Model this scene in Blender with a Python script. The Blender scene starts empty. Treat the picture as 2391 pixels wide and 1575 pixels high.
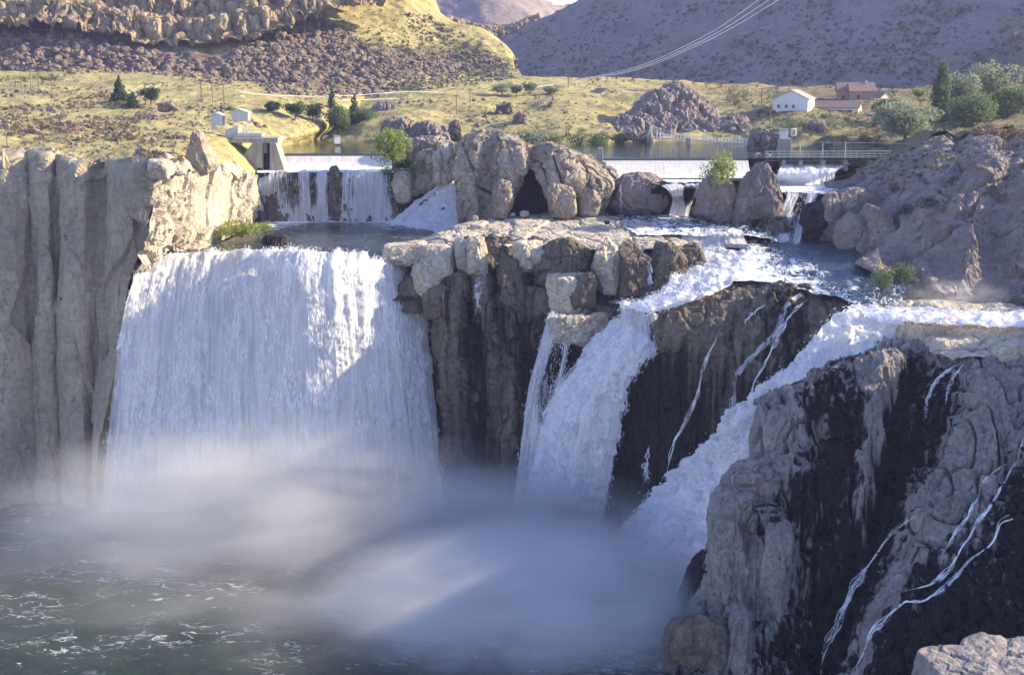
import bpy, bmesh, math, random
import numpy as np
from mathutils import Vector, Matrix, Euler
from mathutils.bvhtree import BVHTree
random.seed(11)
RS = np.random.RandomState(5)
scene = bpy.context.scene
COL = scene.collection

# ---------------------------------------------------------------- camera, sky, sun, exposure
W0, H0, F0 = 2391.0, 1575.0, 2807.0          # photograph size and focal length in its pixels
HC = 108.0                                    # eye height above the plunge pool (m)
PITCH = math.radians(12.8)
cam_d = bpy.data.cameras.new('camera')
cam_d.sensor_width = 36.0
cam_d.lens = F0 / W0 * 36.0
cam_d.clip_start = 1.0
cam_d.clip_end = 6000.0
cam = bpy.data.objects.new('camera', cam_d)
COL.objects.link(cam)
cam.location = (0, 0, HC)
cam.rotation_euler = (math.radians(90) - PITCH, 0, 0)
scene.camera = cam

SUN_AZ = math.radians(82)                     # from +Y towards +X
SUN_EL = math.radians(24)
world = bpy.data.worlds.new('World')
scene.world = world
world.use_nodes = True
wn = world.node_tree.nodes
wl = world.node_tree.links
sky = wn.new('ShaderNodeTexSky')
sky.sky_type = 'NISHITA'
sky.sun_disc = False
sky.sun_elevation = SUN_EL
sky.sun_rotation = SUN_AZ
sky.altitude = 1000
sky.dust_density = 1.0
sky.ozone_density = 1.0
wl.new(sky.outputs[0], wn['Background'].inputs[0])
wn['Background'].inputs[1].default_value = 0.15

sun_d = bpy.data.lights.new('sun', 'SUN')
sun_d.energy = 5.0
sun_d.angle = math.radians(0.6)
sun_d.color = (1.0, 0.87, 0.46)
sun = bpy.data.objects.new('sun', sun_d)
COL.objects.link(sun)
SUNV = Vector((math.sin(SUN_AZ) * math.cos(SUN_EL), math.cos(SUN_AZ) * math.cos(SUN_EL), math.sin(SUN_EL)))
sun.rotation_euler = SUNV.to_track_quat('Z', 'Y').to_euler()
sun.location = SUNV * 500

vs = scene.view_settings
vs.view_transform = 'Standard'
vs.look = 'None'
vs.exposure = 1.38
vs.use_white_balance = True
vs.white_balance_temperature = 5800
vs.white_balance_tint = 28
vs.gamma = 1.0
vs.use_curve_mapping = False
scene.cycles.use_denoising = True
scene.cycles.max_bounces = 5
scene.cycles.diffuse_bounces = 3
scene.cycles.glossy_bounces = 2
scene.cycles.transparent_max_bounces = 16
scene.cycles.volume_bounces = 1
scene.cycles.volume_step_rate = 2.0
scene.cycles.volume_max_steps = 128
scene.cycles.use_adaptive_sampling = True
scene.cycles.adaptive_threshold = 0.03
scene.cycles.adaptive_min_samples = 16
scene.cycles.sample_clamp_indirect = 6.0

# ---------------------------------------------------------------- pixel -> place
CP, SP = math.cos(PITCH), math.sin(PITCH)
def _dir(px, py):
    dx = (px - W0 / 2) / F0
    dy = -(py - H0 / 2) / F0
    return dx, CP + dy * SP, -SP + dy * CP
def D(px, py, Y, w=0.0):
    a, b, c = _dir(px, py)
    t = Y / b
    return (a * t, Y, HC + c * t, w)
def Z(px, py, z, w=0.0):
    a, b, c = _dir(px, py)
    t = (z - HC) / c
    return (a * t, b * t, z, w)
def V(px, Y, z, w=0.0):
    r = (z - HC) / Y
    dy = (r * CP + SP) / (CP - r * SP)
    return D(px, H0 / 2 - dy * F0, Y, w)

# ---------------------------------------------------------------- noise (numpy)
def _hb(ix, iy, iz):
    return (ix.astype(np.uint32) * np.uint32(374761393) + iy.astype(np.uint32) * np.uint32(668265263)
            + iz.astype(np.uint32) * np.uint32(2246822519))
def _hf(base, seed):
    h = base + np.uint32((seed * 3266489917) & 0xffffffff)
    h = (h ^ (h >> np.uint32(13))) * np.uint32(1274126177)
    h ^= h >> np.uint32(16)
    return h * (1.0 / 4294967295.0)
def _h(ix, iy, iz, seed):
    return _hf(_hb(ix, iy, iz), seed)
def vnoise(p, seed=0):
    i = np.floor(p).astype(np.int64)
    f = p - i
    u = f * f * f * (f * (f * 6 - 15) + 10)
    r = 0
    for a in (0, 1):
        for b in (0, 1):
            for c in (0, 1):
                wgt = (u[:, 0] if a else 1 - u[:, 0]) * (u[:, 1] if b else 1 - u[:, 1]) * (u[:, 2] if c else 1 - u[:, 2])
                r = r + wgt * _h(i[:, 0] + a, i[:, 1] + b, i[:, 2] + c, seed)
    return r * 2 - 1
ROT = np.array([[0.36, 0.48, -0.8], [-0.8, 0.6, 0.0], [0.48, 0.64, 0.6]])
def fbm(p, oct=4, seed=0, gain=0.5, aniso=False):
    r = 0
    a = 1.0
    q = p.copy()
    for k in range(oct):
        r = r + a * vnoise(q, seed + k)
        q = (q * 2.03 + 17.3) if aniso else (q @ ROT.T) * 2.03 + 3.1
        a *= gain
    return r
def ridged(p, oct=4, seed=0, aniso=True):
    r = 0
    a = 0.5
    q = p.copy()
    for k in range(oct):
        r = r + a * (1 - np.abs(vnoise(q, seed + k)) * 2)
        q = (q * 2.1 + 9.7) if aniso else (q @ ROT.T) * 2.1 + 5
        a *= 0.5
    return r
def worley(p, seed=0):
    i = np.floor(p).astype(np.int64)
    f1 = np.full(len(p), 9.0)
    f2 = np.full(len(p), 9.0)
    cid = np.zeros(len(p))
    for a in (-1, 0, 1):
        for b in (-1, 0, 1):
            for c in (-1, 0, 1):
                j0, j1, j2 = i[:, 0] + a, i[:, 1] + b, i[:, 2] + c
                hb = _hb(j0, j1, j2)
                q0 = j0 + _hf(hb, seed) - p[:, 0]
                q1 = j1 + _hf(hb, seed + 1) - p[:, 1]
                q2 = j2 + _hf(hb, seed + 2) - p[:, 2]
                d = q0 * q0 + q1 * q1 + q2 * q2
                m = d < f1
                f2 = np.where(m, f1, np.minimum(f2, d))
                cid = np.where(m, _hf(hb, seed + 3), cid)
                f1 = np.where(m, d, f1)
    return np.sqrt(f1), np.sqrt(f2), cid
def facet(p, seed=0):
    """tilted facets: each cell of a worley pattern is a plane of its own"""
    i = np.floor(p).astype(np.int64)
    f1 = np.full(len(p), 9.0)
    h = np.zeros(len(p))
    for a in (-1, 0, 1):
        for b in (-1, 0, 1):
            for c in (-1, 0, 1):
                j0, j1, j2 = i[:, 0] + a, i[:, 1] + b, i[:, 2] + c
                hb = _hb(j0, j1, j2)
                q0 = j0 + _hf(hb, seed) - p[:, 0]
                q1 = j1 + _hf(hb, seed + 1) - p[:, 1]
                q2 = j2 + _hf(hb, seed + 2) - p[:, 2]
                d = q0 * q0 + q1 * q1 + q2 * q2
                m = d < f1
                hh = q0 * (_hf(hb, seed + 3) - .5) + q1 * (_hf(hb, seed + 4) - .5) + q2 * (_hf(hb, seed + 5) - .5) + .5 * (_hf(hb, seed + 6) - .5)
                h = np.where(m, hh, h)
                f1 = np.where(m, d, f1)
    return h
def sm(a, b, x):
    t = np.clip((x - a) / (b - a), 0, 1)
    return t * t * (3 - 2 * t)

# ---------------------------------------------------------------- mesh building
def mesh_np(name, co, faces, mat=None, smooth=True, uv=None, wet=None):
    """co Nx3, faces MxK (K = 3 or 4)"""
    me = bpy.data.meshes.new(name)
    n, m, k = len(co), len(faces), faces.shape[1]
    me.vertices.add(n)
    me.vertices.foreach_set('co', np.ascontiguousarray(co, dtype=np.float32).ravel())
    me.loops.add(m * k)
    me.loops.foreach_set('vertex_index', np.ascontiguousarray(faces, dtype=np.int32).ravel())
    me.polygons.add(m)
    me.polygons.foreach_set('loop_start', np.arange(0, m * k, k, dtype=np.int32))
    me.polygons.foreach_set('use_smooth', np.full(m, smooth))
    me.update(calc_edges=True)
    if uv is not None:
        lay = me.uv_layers.new(name='UVMap')
        lay.data.foreach_set('uv', uv[faces.ravel()].astype(np.float32).ravel())
    if wet is not None:
        at = me.attributes.new('wet', 'FLOAT', 'POINT')
        at.data.foreach_set('value', np.ascontiguousarray(wet, dtype=np.float32))
    if mat:
        me.materials.append(mat)
    return me
def link(name, me, parent=None, loc=(0, 0, 0), rot=(0, 0, 0), sc=None):
    o = bpy.data.objects.new(name, me)
    COL.objects.link(o)
    o.location = loc
    o.rotation_euler = rot
    if sc is not None:
        o.scale = sc
    if parent is not None:
        o.parent = parent
    return o
def tag(o, label=None, cat=None, group=None, kind=None):
    if label: o['label'] = label
    if cat: o['category'] = cat
    if group: o['group'] = group
    if kind: o['kind'] = kind
    return o
def empty(name, loc, rz=0.0):
    o = bpy.data.objects.new(name, None)
    COL.objects.link(o)
    o.location = loc
    o.rotation_euler = (0, 0, rz)
    return o
def catmull(pts, n, t_out=None):
    """pts KxC -> nxC, by chord length"""
    pts = np.asarray(pts, float)
    K = len(pts)
    if K == 2:
        t = np.linspace(0, 1, n)[:, None]
        return pts[0] * (1 - t) + pts[1] * t
    d = np.sqrt(np.sum((pts[1:, :3] - pts[:-1, :3]) ** 2, 1)) + 1e-6
    s = np.concatenate([[0], np.cumsum(d)])
    s /= s[-1]
    # finite-difference tangents (monotone-ish hermite on nonuniform knots)
    m = np.zeros_like(pts)
    m[1:-1] = (pts[2:] - pts[:-2]) / (s[2:] - s[:-2])[:, None]
    m[0] = (pts[1] - pts[0]) / (s[1] - s[0])
    m[-1] = (pts[-1] - pts[-2]) / (s[-1] - s[-2])
    t = np.linspace(0, 1, n)
    k = np.clip(np.searchsorted(s, t, side='right') - 1, 0, K - 2)
    h = (s[k + 1] - s[k])
    u = ((t - s[k]) / h)[:, None]
    h = h[:, None]
    return ((2 * u**3 - 3 * u**2 + 1) * pts[k] + (u**3 - 2 * u**2 + u) * h * m[k]
            + (-2 * u**3 + 3 * u**2) * pts[k + 1] + (u**3 - u**2) * h * m[k + 1])
def loft_grid(cols, nu, nv):
    A = np.array([catmull(c, nv) for c in cols])          # ncol,nv,4
    mid = A[:, nv // 2]
    # interpolate across, same knots for all rows (use mean chord)
    d = np.mean(np.sqrt(np.sum((A[1:, :, :3] - A[:-1, :, :3]) ** 2, 2)), 1) + 1e-6
    s = np.concatenate([[0], np.cumsum(d)]); s /= s[-1]
    K = len(cols)
    m = np.zeros_like(A)
    if K > 2:
        m[1:-1] = (A[2:] - A[:-2]) / (s[2:] - s[:-2])[:, None, None]
    m[0] = (A[1] - A[0]) / (s[1] - s[0]); m[-1] = (A[-1] - A[-2]) / (s[-1] - s[-2])
    t = np.linspace(0, 1, nu)
    k = np.clip(np.searchsorted(s, t, side='right') - 1, 0, K - 2)
    h = (s[k + 1] - s[k]); u = ((t - s[k]) / h)[:, None, None]; h = h[:, None, None]
    return ((2 * u**3 - 3 * u**2 + 1) * A[k] + (u**3 - 2 * u**2 + u) * h * m[k]
            + (-2 * u**3 + 3 * u**2) * A[k + 1] + (u**3 - u**2) * h * m[k + 1])
def grid_normals(G):
    du = np.gradient(G, axis=0); dv = np.gradient(G, axis=1)
    n = np.cross(du, dv)
    n /= np.linalg.norm(n, axis=2, keepdims=True) + 1e-9
    return n
def in_poly(x, y, poly):
    c = False
    j = len(poly) - 1
    for i in range(len(poly)):
        xi, yi = poly[i]; xj, yj = poly[j]
        if (yi > y) != (yj > y) and x < (xj - xi) * (y - yi) / (yj - yi) + xi:
            c = not c
        j = i
    return c
CAMP = np.array([0, 0, HC])
SURF = []      # built surfaces that things are set on: (verts, faces)
def loft(name, cols, nu, nv, mat, disp=None, kind='structure', fade=0.0, wetfn=None, keep=True, smooth=True, up=False, cut=None):
    """surface through columns of control points; disp(P, UV, wet) gives metres along the normal"""
    G = loft_grid(cols, nu, nv)
    P = G[:, :, :3]
    wet = np.clip(G[:, :, 3], -1, 2).reshape(-1)
    N = grid_normals(P)
    view = CAMP - P
    if up:
        flip = np.mean(N[:, :, 2]) < 0
    else:
        flip = np.mean(np.sum(N * view, 2)) < 0
    if flip:
        N = -N
    lu = np.cumsum(np.concatenate([[0], np.mean(np.linalg.norm(np.diff(P, axis=0), axis=2), 1)]))
    lv = np.cumsum(np.concatenate([[0], np.mean(np.linalg.norm(np.diff(P, axis=1), axis=2), 0)]))
    UV = np.stack(np.meshgrid(lu, lv, indexing='ij'), 2).reshape(-1, 2)
    Pf = P.reshape(-1, 3)
    if disp is not None:
        d = disp(Pf, UV, wet).reshape(nu, nv)
        if fade:
            a = np.minimum(np.arange(nu), np.arange(nu)[::-1]) / (fade * nu)
            b = np.minimum(np.arange(nv), np.arange(nv)[::-1]) / (fade * nv)
            d = d * np.clip(a, 0, 1)[:, None] * np.clip(b, 0, 1)[None, :]
        Pf = (P + N * d[:, :, None]).reshape(-1, 3)
    if wetfn is not None:
        wet = wetfn(Pf, UV, wet)
    i = np.arange(nu * nv).reshape(nu, nv)
    if flip:
        F = np.stack([i[:-1, :-1], i[:-1, 1:], i[1:, 1:], i[1:, :-1]], 2).reshape(-1, 4)
    else:
        F = np.stack([i[:-1, :-1], i[1:, :-1], i[1:, 1:], i[:-1, 1:]], 2).reshape(-1, 4)
    if cut:
        c = Pf[F].mean(1)
        dz = c[:, 2] - HC
        yy = c[:, 1] * CP - dz * SP; zz = c[:, 1] * SP + dz * CP
        px = W0 / 2 + F0 * c[:, 0] / yy; py = H0 / 2 - F0 * zz / yy
        F = F[np.array([not in_poly(a_, b_, cut) for a_, b_ in zip(px, py)])]
    o = link(name, mesh_np(name, Pf, F, mat, smooth and not mat.name.startswith(('rock', 'rim')), UV, wet))
    if kind: o['kind'] = kind
    if keep: SURF.append((Pf, F))
    return o
_BVH = [None, 0]
def bvh():
    if _BVH[1] != len(SURF):
        vs_, fs_, off = [], [], 0
        for v, f in SURF:
            vs_.append(v); fs_.append(f + off); off += len(v)
        _BVH[0] = BVHTree.FromPolygons(np.concatenate(vs_).tolist(), np.concatenate(fs_).tolist())
        _BVH[1] = len(SURF)
    return _BVH[0]
def hit(px, py):
    """the place on the built ground that is seen at a pixel of the photograph"""
    a, b, c = _dir(px, py)
    r = bvh().ray_cast(Vector((0, 0, HC)), Vector((a, b, c)).normalized(), 5000)
    return (r[0], r[1]) if r[0] is not None else (None, None)
def down(x, y, z=400):
    r = bvh().ray_cast(Vector((x, y, z)), Vector((0, 0, -1)), 2000)
    return r[0]

# ---------------------------------------------------------------- materials
class NT:
    def __init__(s, name):
        s.m = bpy.data.materials.new(name)
        s.m.use_nodes = True
        s.t = s.m.node_tree
        s.t.nodes.clear()
        s.out = s.t.nodes.new('ShaderNodeOutputMaterial')
    def n(s, typ, **kw):
        nd = s.t.nodes.new(typ)
        for k, v in kw.items():
            setattr(nd, k, v)
        return nd
    def l(s, a, b):
        s.t.links.new(a, b)
    def setin(s, nd, key, v):
        if hasattr(v, 'is_linked') or isinstance(v, bpy.types.NodeSocket):
            s.l(v, nd.inputs[key])
        else:
            nd.inputs[key].default_value = v
    def pos(s):
        return s.n('ShaderNodeNewGeometry').outputs['Position']
    def uv(s):
        return s.n('ShaderNodeTexCoord').outputs['UV']
    def objco(s):
        return s.n('ShaderNodeTexCoord').outputs['Object']
    def mapv(s, v, sc, off=(0, 0, 0)):
        nd = s.n('ShaderNodeMapping')
        s.l(v, nd.inputs[0])
        nd.inputs['Scale'].default_value = sc
        nd.inputs['Location'].default_value = off
        return nd.outputs[0]
    def noise(s, v, scale, detail=4, rough=0.55, dist=0.0, lac=2.0):
        nd = s.n('ShaderNodeTexNoise')
        s.l(v, nd.inputs['Vector'])
        for k, x in (('Scale', scale), ('Detail', detail), ('Roughness', rough), ('Distortion', dist), ('Lacunarity', lac)):
            nd.inputs[k].default_value = x
        return nd.outputs['Fac']
    def voro(s, v, scale, feature='F1', rand=1.0):
        nd = s.n('ShaderNodeTexVoronoi', feature=feature)
        s.l(v, nd.inputs['Vector'])
        nd.inputs['Scale'].default_value = scale
        nd.inputs['Randomness'].default_value = rand
        return nd.outputs['Distance']
    def facets(s, v, scale, ani=(1, 1, 1)):
        """height made of tilted planes, one for each cell"""
        mv = s.mapv(v, tuple(scale * a for a in ani))
        nd = s.n('ShaderNodeTexVoronoi', feature='F1')
        s.l(mv, nd.inputs['Vector'])
        nd.inputs['Scale'].default_value = 1.0
        sb = s.n('ShaderNodeVectorMath', operation='SUBTRACT')
        s.l(mv, sb.inputs[0]); s.l(nd.outputs['Position'], sb.inputs[1])
        cc = s.n('ShaderNodeVectorMath', operation='SUBTRACT')
        s.l(nd.outputs['Color'], cc.inputs[0]); cc.inputs[1].default_value = (.5, .5, .5)
        dt = s.n('ShaderNodeVectorMath', operation='DOT_PRODUCT')
        s.l(sb.outputs[0], dt.inputs[0]); s.l(cc.outputs[0], dt.inputs[1])
        return dt.outputs['Value']
    def warp(s, v, scale, amt):
        nd = s.n('ShaderNodeTexNoise')
        s.l(v, nd.inputs['Vector']); nd.inputs['Scale'].default_value = scale; nd.inputs['Detail'].default_value = 3
        a = s.n('ShaderNodeVectorMath', operation='SCALE')
        s.l(nd.outputs['Color'], a.inputs[0]); a.inputs['Scale'].default_value = amt
        b = s.n('ShaderNodeVectorMath', operation='ADD')
        s.l(v, b.inputs[0]); s.l(a.outputs[0], b.inputs[1])
        return b.outputs[0]
    def math(s, op, a, b=0.0, c=None, clamp=False):
        nd = s.n('ShaderNodeMath', operation=op, use_clamp=clamp)
        s.setin(nd, 0, a); s.setin(nd, 1, b)
        if c is not None: s.setin(nd, 2, c)
        return nd.outputs[0]
    def ss(s, v, a, b, to0=0.0, to1=1.0):
        nd = s.n('ShaderNodeMapRange', interpolation_type='SMOOTHSTEP')
        s.setin(nd, 0, v)
        nd.inputs[1].default_value = a; nd.inputs[2].default_value = b
        nd.inputs[3].default_value = to0; nd.inputs[4].default_value = to1
        return nd.outputs[0]
    def mix(s, f, a, b):
        nd = s.n('ShaderNodeMix', data_type='RGBA')
        s.setin(nd, 0, f)
        for k, v in ((6, a), (7, b)):
            if isinstance(v, bpy.types.NodeSocket): s.l(v, nd.inputs[k])
            else: nd.inputs[k].default_value = (*v, 1) if len(v) == 3 else v
        return nd.outputs[2]
    def mul(s, col, f):
        nd = s.n('ShaderNodeMix', data_type='RGBA', blend_type='MULTIPLY')
        nd.inputs[0].default_value = 1
        s.l(col, nd.inputs[6])
        cc = s.n('ShaderNodeCombineColor')
        for k in range(3): s.l(f, cc.inputs[k])
        s.l(cc.outputs[0], nd.inputs[7])
        return nd.outputs[2]
    def attr(s, name='wet'):
        return s.n('ShaderNodeAttribute', attribute_name=name).outputs['Fac']
    def bump(s, h, strength=0.6, dist=0.3, nrm=None):
        nd = s.n('ShaderNodeBump')
        nd.inputs['Strength'].default_value = strength
        nd.inputs['Distance'].default_value = dist
        s.l(h, nd.inputs['Height'])
        if nrm is not None: s.l(nrm, nd.inputs['Normal'])
        return nd.outputs[0]
    def bsdf(s, col, rough=0.9, nrm=None, spec=0.3, **kw):
        nd = s.n('ShaderNodeBsdfPrincipled')
        if isinstance(col, bpy.types.NodeSocket): s.l(col, nd.inputs['Base Color'])
        else: nd.inputs['Base Color'].default_value = (*col, 1)
        s.setin(nd, 'Roughness', rough)
        s.setin(nd, 'Specular IOR Level', spec)
        if nrm is not None: s.l(nrm, nd.inputs['Normal'])
        for k, v in kw.items():
            s.setin(nd, k, v)
        return nd.outputs[0]
    def surf(s, sh):
        s.l(sh, s.out.inputs['Surface'])
        return s.m

def rock_mat(name, c1, c2, stain, wetc=(0.012, 0.012, 0.012), streak=0.5, sc=1.0, bump=0.7, lichen=None, wetr=0.6, var=.75, wamp=1.5):
    T = NT(name)
    p = T.pos()
    big = T.noise(p, 0.09 * sc, 5, 0.6)
    med = T.noise(p, 0.7 * sc, 6, 0.65)
    fine = T.noise(p, 4.0 * sc, 4, 0.7)
    col = T.mix(T.ss(big, 0.35, 0.65), c1, c2)
    col = T.mul(col, T.ss(med, 0.25, 0.75, 1 - .42 * var, 1 + .3 * var))
    col = T.mul(col, T.ss(fine, 0.3, 0.7, 1 - .32 * var, 1 + .25 * var))
    vein = T.math('ABSOLUTE', T.math('SUBTRACT', T.noise(T.warp(p, 0.5 * sc, 0.8 / sc), 0.28 * sc, 4, 0.6, 0.5), 0.5))
    col = T.mul(col, T.ss(vein, 0.0, 0.03, 1 - .5 * var, 1.0))
    spot = T.noise(p, 1.6 * sc, 3, 0.5)
    col = T.mul(col, T.ss(spot, 0.60, 0.70, 1.0, 1 - .45 * var))
    st = T.noise(T.mapv(p, (0.9 * sc, 0.9 * sc, 0.06 * sc)), 1.0, 5, 0.65, 0.3)
    col = T.mix(T.math('MULTIPLY', T.ss(st, 0.52, 0.68), streak), col, stain)
    if lichen:
        li = T.noise(p, 0.35 * sc, 5, 0.7)
        col = T.mix(T.math('MULTIPLY', T.ss(li, 0.56, 0.66), 0.6), col, lichen)
    ws = T.noise(T.mapv(p, (0.45 * sc, 0.45 * sc, 0.03 * sc), (5, 3, 1)), 1.0, 5, 0.6, 0.4)
    wm = T.math('ADD', T.attr('wet'), T.math('MULTIPLY', T.math('SUBTRACT', ws, 0.5), wamp))
    wm = T.math('ADD', wm, T.math('MULTIPLY', T.math('SUBTRACT', med, 0.5), 0.35))
    wm = T.ss(wm, 0.32, 0.70)
    col = T.mix(wm, col, T.mix(T.ss(med, 0.35, 0.7), wetc, tuple(x * 2.6 for x in wetc)))
    pw = T.warp(p, 0.6 * sc, 1.2 / sc)
    fa = T.facets(pw, 0.55 * sc, (1, 1, .45))
    fb = T.facets(pw, 1.7 * sc, (1, 1, .6))
    hgt = T.math('ADD', T.math('MULTIPLY', fa, 1.3), T.math('MULTIPLY', fb, 0.5))
    hgt = T.math('ADD', hgt, T.math('MULTIPLY', fine, 0.22))
    hgt = T.math('ADD', hgt, T.math('MULTIPLY', med, 0.35))
    hgt = T.math('ADD', hgt, T.math('MULTIPLY', st, 0.6))
    nb = T.bump(hgt, bump, 0.8 / sc)
    ro = T.math('MULTIPLY_ADD', wm, wetr - 0.92, 0.92)
    return T.surf(T.bsdf(col, ro, nb, T.math('MULTIPLY_ADD', wm, -0.17, 0.25)))

M = {}
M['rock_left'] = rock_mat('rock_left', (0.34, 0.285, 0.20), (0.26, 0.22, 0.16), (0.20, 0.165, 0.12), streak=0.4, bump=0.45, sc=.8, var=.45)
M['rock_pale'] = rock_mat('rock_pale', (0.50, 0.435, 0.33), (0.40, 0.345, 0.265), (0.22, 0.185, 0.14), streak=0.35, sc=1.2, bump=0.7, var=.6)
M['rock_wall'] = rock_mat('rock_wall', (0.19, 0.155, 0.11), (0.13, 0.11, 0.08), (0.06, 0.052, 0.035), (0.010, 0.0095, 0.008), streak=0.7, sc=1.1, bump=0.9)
M['rock_near'] = rock_mat('rock_near', (0.265, 0.235, 0.22), (0.195, 0.175, 0.168), (0.075, 0.067, 0.063), (0.0045, 0.0045, 0.005), streak=0.6, sc=1.5, bump=0.6, var=.55, wamp=2.4)
M['rock_bluff'] = rock_mat('rock_bluff', (0.26, 0.215, 0.19), (0.195, 0.165, 0.15), (0.115, 0.095, 0.085), streak=0.4, bump=0.7, sc=.7, var=.5, lichen=(0.22, 0.13, 0.04))
M['rock_castle'] = rock_mat('rock_castle', (0.36, 0.30, 0.225), (0.27, 0.225, 0.175), (0.15, 0.125, 0.095), streak=0.45, sc=1.2, bump=0.75, var=.7)
M['rock_dark'] = rock_mat('rock_dark', (0.10, 0.085, 0.07), (0.065, 0.057, 0.05), (0.03, 0.028, 0.024), streak=0.5)
M['basalt'] = rock_mat('basalt', (0.24, 0.185, 0.14), (0.16, 0.125, 0.10), (0.10, 0.085, 0.07), streak=0.2, sc=0.8)
M['rim_rock'] = rock_mat('rim_rock', (0.36, 0.28, 0.17), (0.25, 0.195, 0.13), (0.13, 0.105, 0.075), streak=0.7, sc=0.5, bump=1.0)

def grass_mat(name, dry, soil, green, gs=0.5, ss_=0.5):
    T = NT(name)
    p = T.pos()
    a = T.noise(p, 0.045, 6, 0.65)
    b = T.noise(p, 0.22, 6, 0.7)
    c = T.noise(T.mapv(p, (1, 0.35, 1)), 1.2, 5, 0.75)
    col = T.mul(T.mix(0.0, dry, dry), T.math('MULTIPLY_ADD', c, 0.9, 0.55))
    col = T.mix(T.math('MULTIPLY', T.ss(b, 0.5, 0.62), ss_), col, soil)
    g = T.math('ADD', T.math('MULTIPLY', a, 0.6), T.math('MULTIPLY', c, 0.4))
    col = T.mix(T.math('MULTIPLY', T.ss(g, 0.5, 0.6), gs), col, green)
    sx = T.n('ShaderNodeSeparateXYZ'); T.l(p, sx.inputs[0])
    gx = T.math('MULTIPLY', T.ss(T.math('ADD', sx.outputs[0], T.math('MULTIPLY', T.math('SUBTRACT', b, .5), 90)), 70, 130), T.ss(c, .35, .55))
    col = T.mix(T.math('MULTIPLY', gx, T.ss(sx.outputs[1], 640, 560)), col, T.mix(T.ss(b, .4, .6), (0.10, 0.105, 0.05), (0.17, 0.13, 0.09)))
    at = T.ss(T.math('ADD', T.attr('wet'), T.math('MULTIPLY', T.math('SUBTRACT', b, 0.5), 0.8)), 0.4, 0.6)
    col = T.mix(at, col, T.mix(T.ss(c, 0.4, 0.65), (0.12, 0.095, 0.075), (0.20, 0.16, 0.12)))
    nb = T.bump(T.math('ADD', b, T.math('MULTIPLY', c, 0.5)), 0.9, 1.0)
    return T.surf(T.bsdf(col, 0.95, nb, 0.1))
M['dry_grass'] = grass_mat('dry_grass', (0.34, 0.295, 0.125), (0.19, 0.145, 0.09), (0.155, 0.15, 0.075), 0.75, 0.9)
M['hill_shade'] = grass_mat('hill_shade', (0.23, 0.185, 0.17), (0.15, 0.12, 0.115), (0.12, 0.125, 0.10), 0.7, 0.6)  # grass of the shaded hillsides, violet of the haze put into its colour
M['bank_grass'] = grass_mat('bank_grass', (0.26, 0.23, 0.09), (0.16, 0.125, 0.09), (0.10, 0.13, 0.05), 0.8, 0.6)

def fall_mat(name, su=1.1, sv=0.07, lo=0.30, hi=0.62, tint=(0.86, 0.84, 0.83), trans=0.4, gain=0.9, dark=.62, bmp=.8):
    """white falling water: dense where the attribute is high, torn into threads where it is low"""
    T = NT(name)
    uv = T.uv()
    warp = T.noise(T.mapv(uv, (0.12, 0.05, 1)), 1.0, 2)
    uvw = T.n('ShaderNodeVectorMath', operation='ADD')
    T.l(uv, uvw.inputs[0])
    cb = T.n('ShaderNodeCombineXYZ')
    T.l(T.math('MULTIPLY', warp, 3.0), cb.inputs[0])
    T.l(cb.outputs[0], uvw.inputs[1])
    q = uvw.outputs[0]
    s1 = T.noise(T.mapv(q, (su, sv, 1)), 1.0, 5, 0.62, 0.2)
    s2 = T.noise(T.mapv(q, (su * 3.5, sv * 5, 1)), 1.0, 4, 0.65, 0.3)
    s3 = T.noise(T.mapv(q, (su * 0.25, sv * 0.6, 1)), 1.0, 3, 0.6)
    st = T.math('ADD', T.math('MULTIPLY', s1, 0.5), T.math('ADD', T.math('MULTIPLY', s2, 0.25), T.math('MULTIPLY', s3, 0.25)))
    dens = T.attr('wet')
    a = T.math('ADD', st, T.math('MULTIPLY', T.math('SUBTRACT', dens, 0.5), gain))
    alpha = T.ss(a, lo, hi)
    col = T.mix(T.ss(st, 0.40, 0.60), tuple(x * f for x, f in zip(tint, (dark, dark + .02, dark + .06))), tint)
    nb = T.bump(T.math('ADD', s1, T.math('MULTIPLY', s2, 0.4)), bmp, 0.9)
    d = T.bsdf(col, 0.55, nb, 0.25)
    tr = T.n('ShaderNodeBsdfTranslucent')
    T.l(col, tr.inputs[0])
    mx = T.n('ShaderNodeMixShader')
    mx.inputs[0].default_value = trans
    T.l(d, mx.inputs[1]); T.l(tr.outputs[0], mx.inputs[2])
    tp = T.n('ShaderNodeBsdfTransparent')
    m2 = T.n('ShaderNodeMixShader')
    T.l(alpha, m2.inputs[0]); T.l(tp.outputs[0], m2.inputs[1]); T.l(mx.outputs[0], m2.inputs[2])
    return T.surf(m2.outputs[0])
M['fall_main'] = fall_mat('fall_main', 1.3, 0.06, 0.20, 0.46, (.88, .86, .83), .42, .9, .72, .5)
M['fall_thin'] = fall_mat('fall_thin', 1.6, 0.07, 0.36, 0.58)
M['fall_foam'] = fall_mat('fall_foam', 1.1, 0.16, 0.20, 0.45, (.93, .92, .92), .45, .9, .80, .4)
T = NT('spray')
sd_ = T.bsdf((.94, .93, .93), .7, None, .1)
st_ = T.n('ShaderNodeBsdfTranslucent'); st_.inputs[0].default_value = (.94, .93, .93, 1)
sm_ = T.n('ShaderNodeMixShader'); sm_.inputs[0].default_value = .5
T.l(sd_, sm_.inputs[1]); T.l(st_.outputs[0], sm_.inputs[2])
M['spray'] = T.surf(sm_.outputs[0])
T = NT('thread')
tn_ = T.noise(T.pos(), .22, 4, .6)
td_ = T.bsdf((.85, .85, .86), .5, None, .3)
tt_ = T.n('ShaderNodeBsdfTransparent')
tm_ = T.n('ShaderNodeMixShader'); T.l(T.ss(tn_, .35, .65, .18, .75), tm_.inputs[0])
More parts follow.
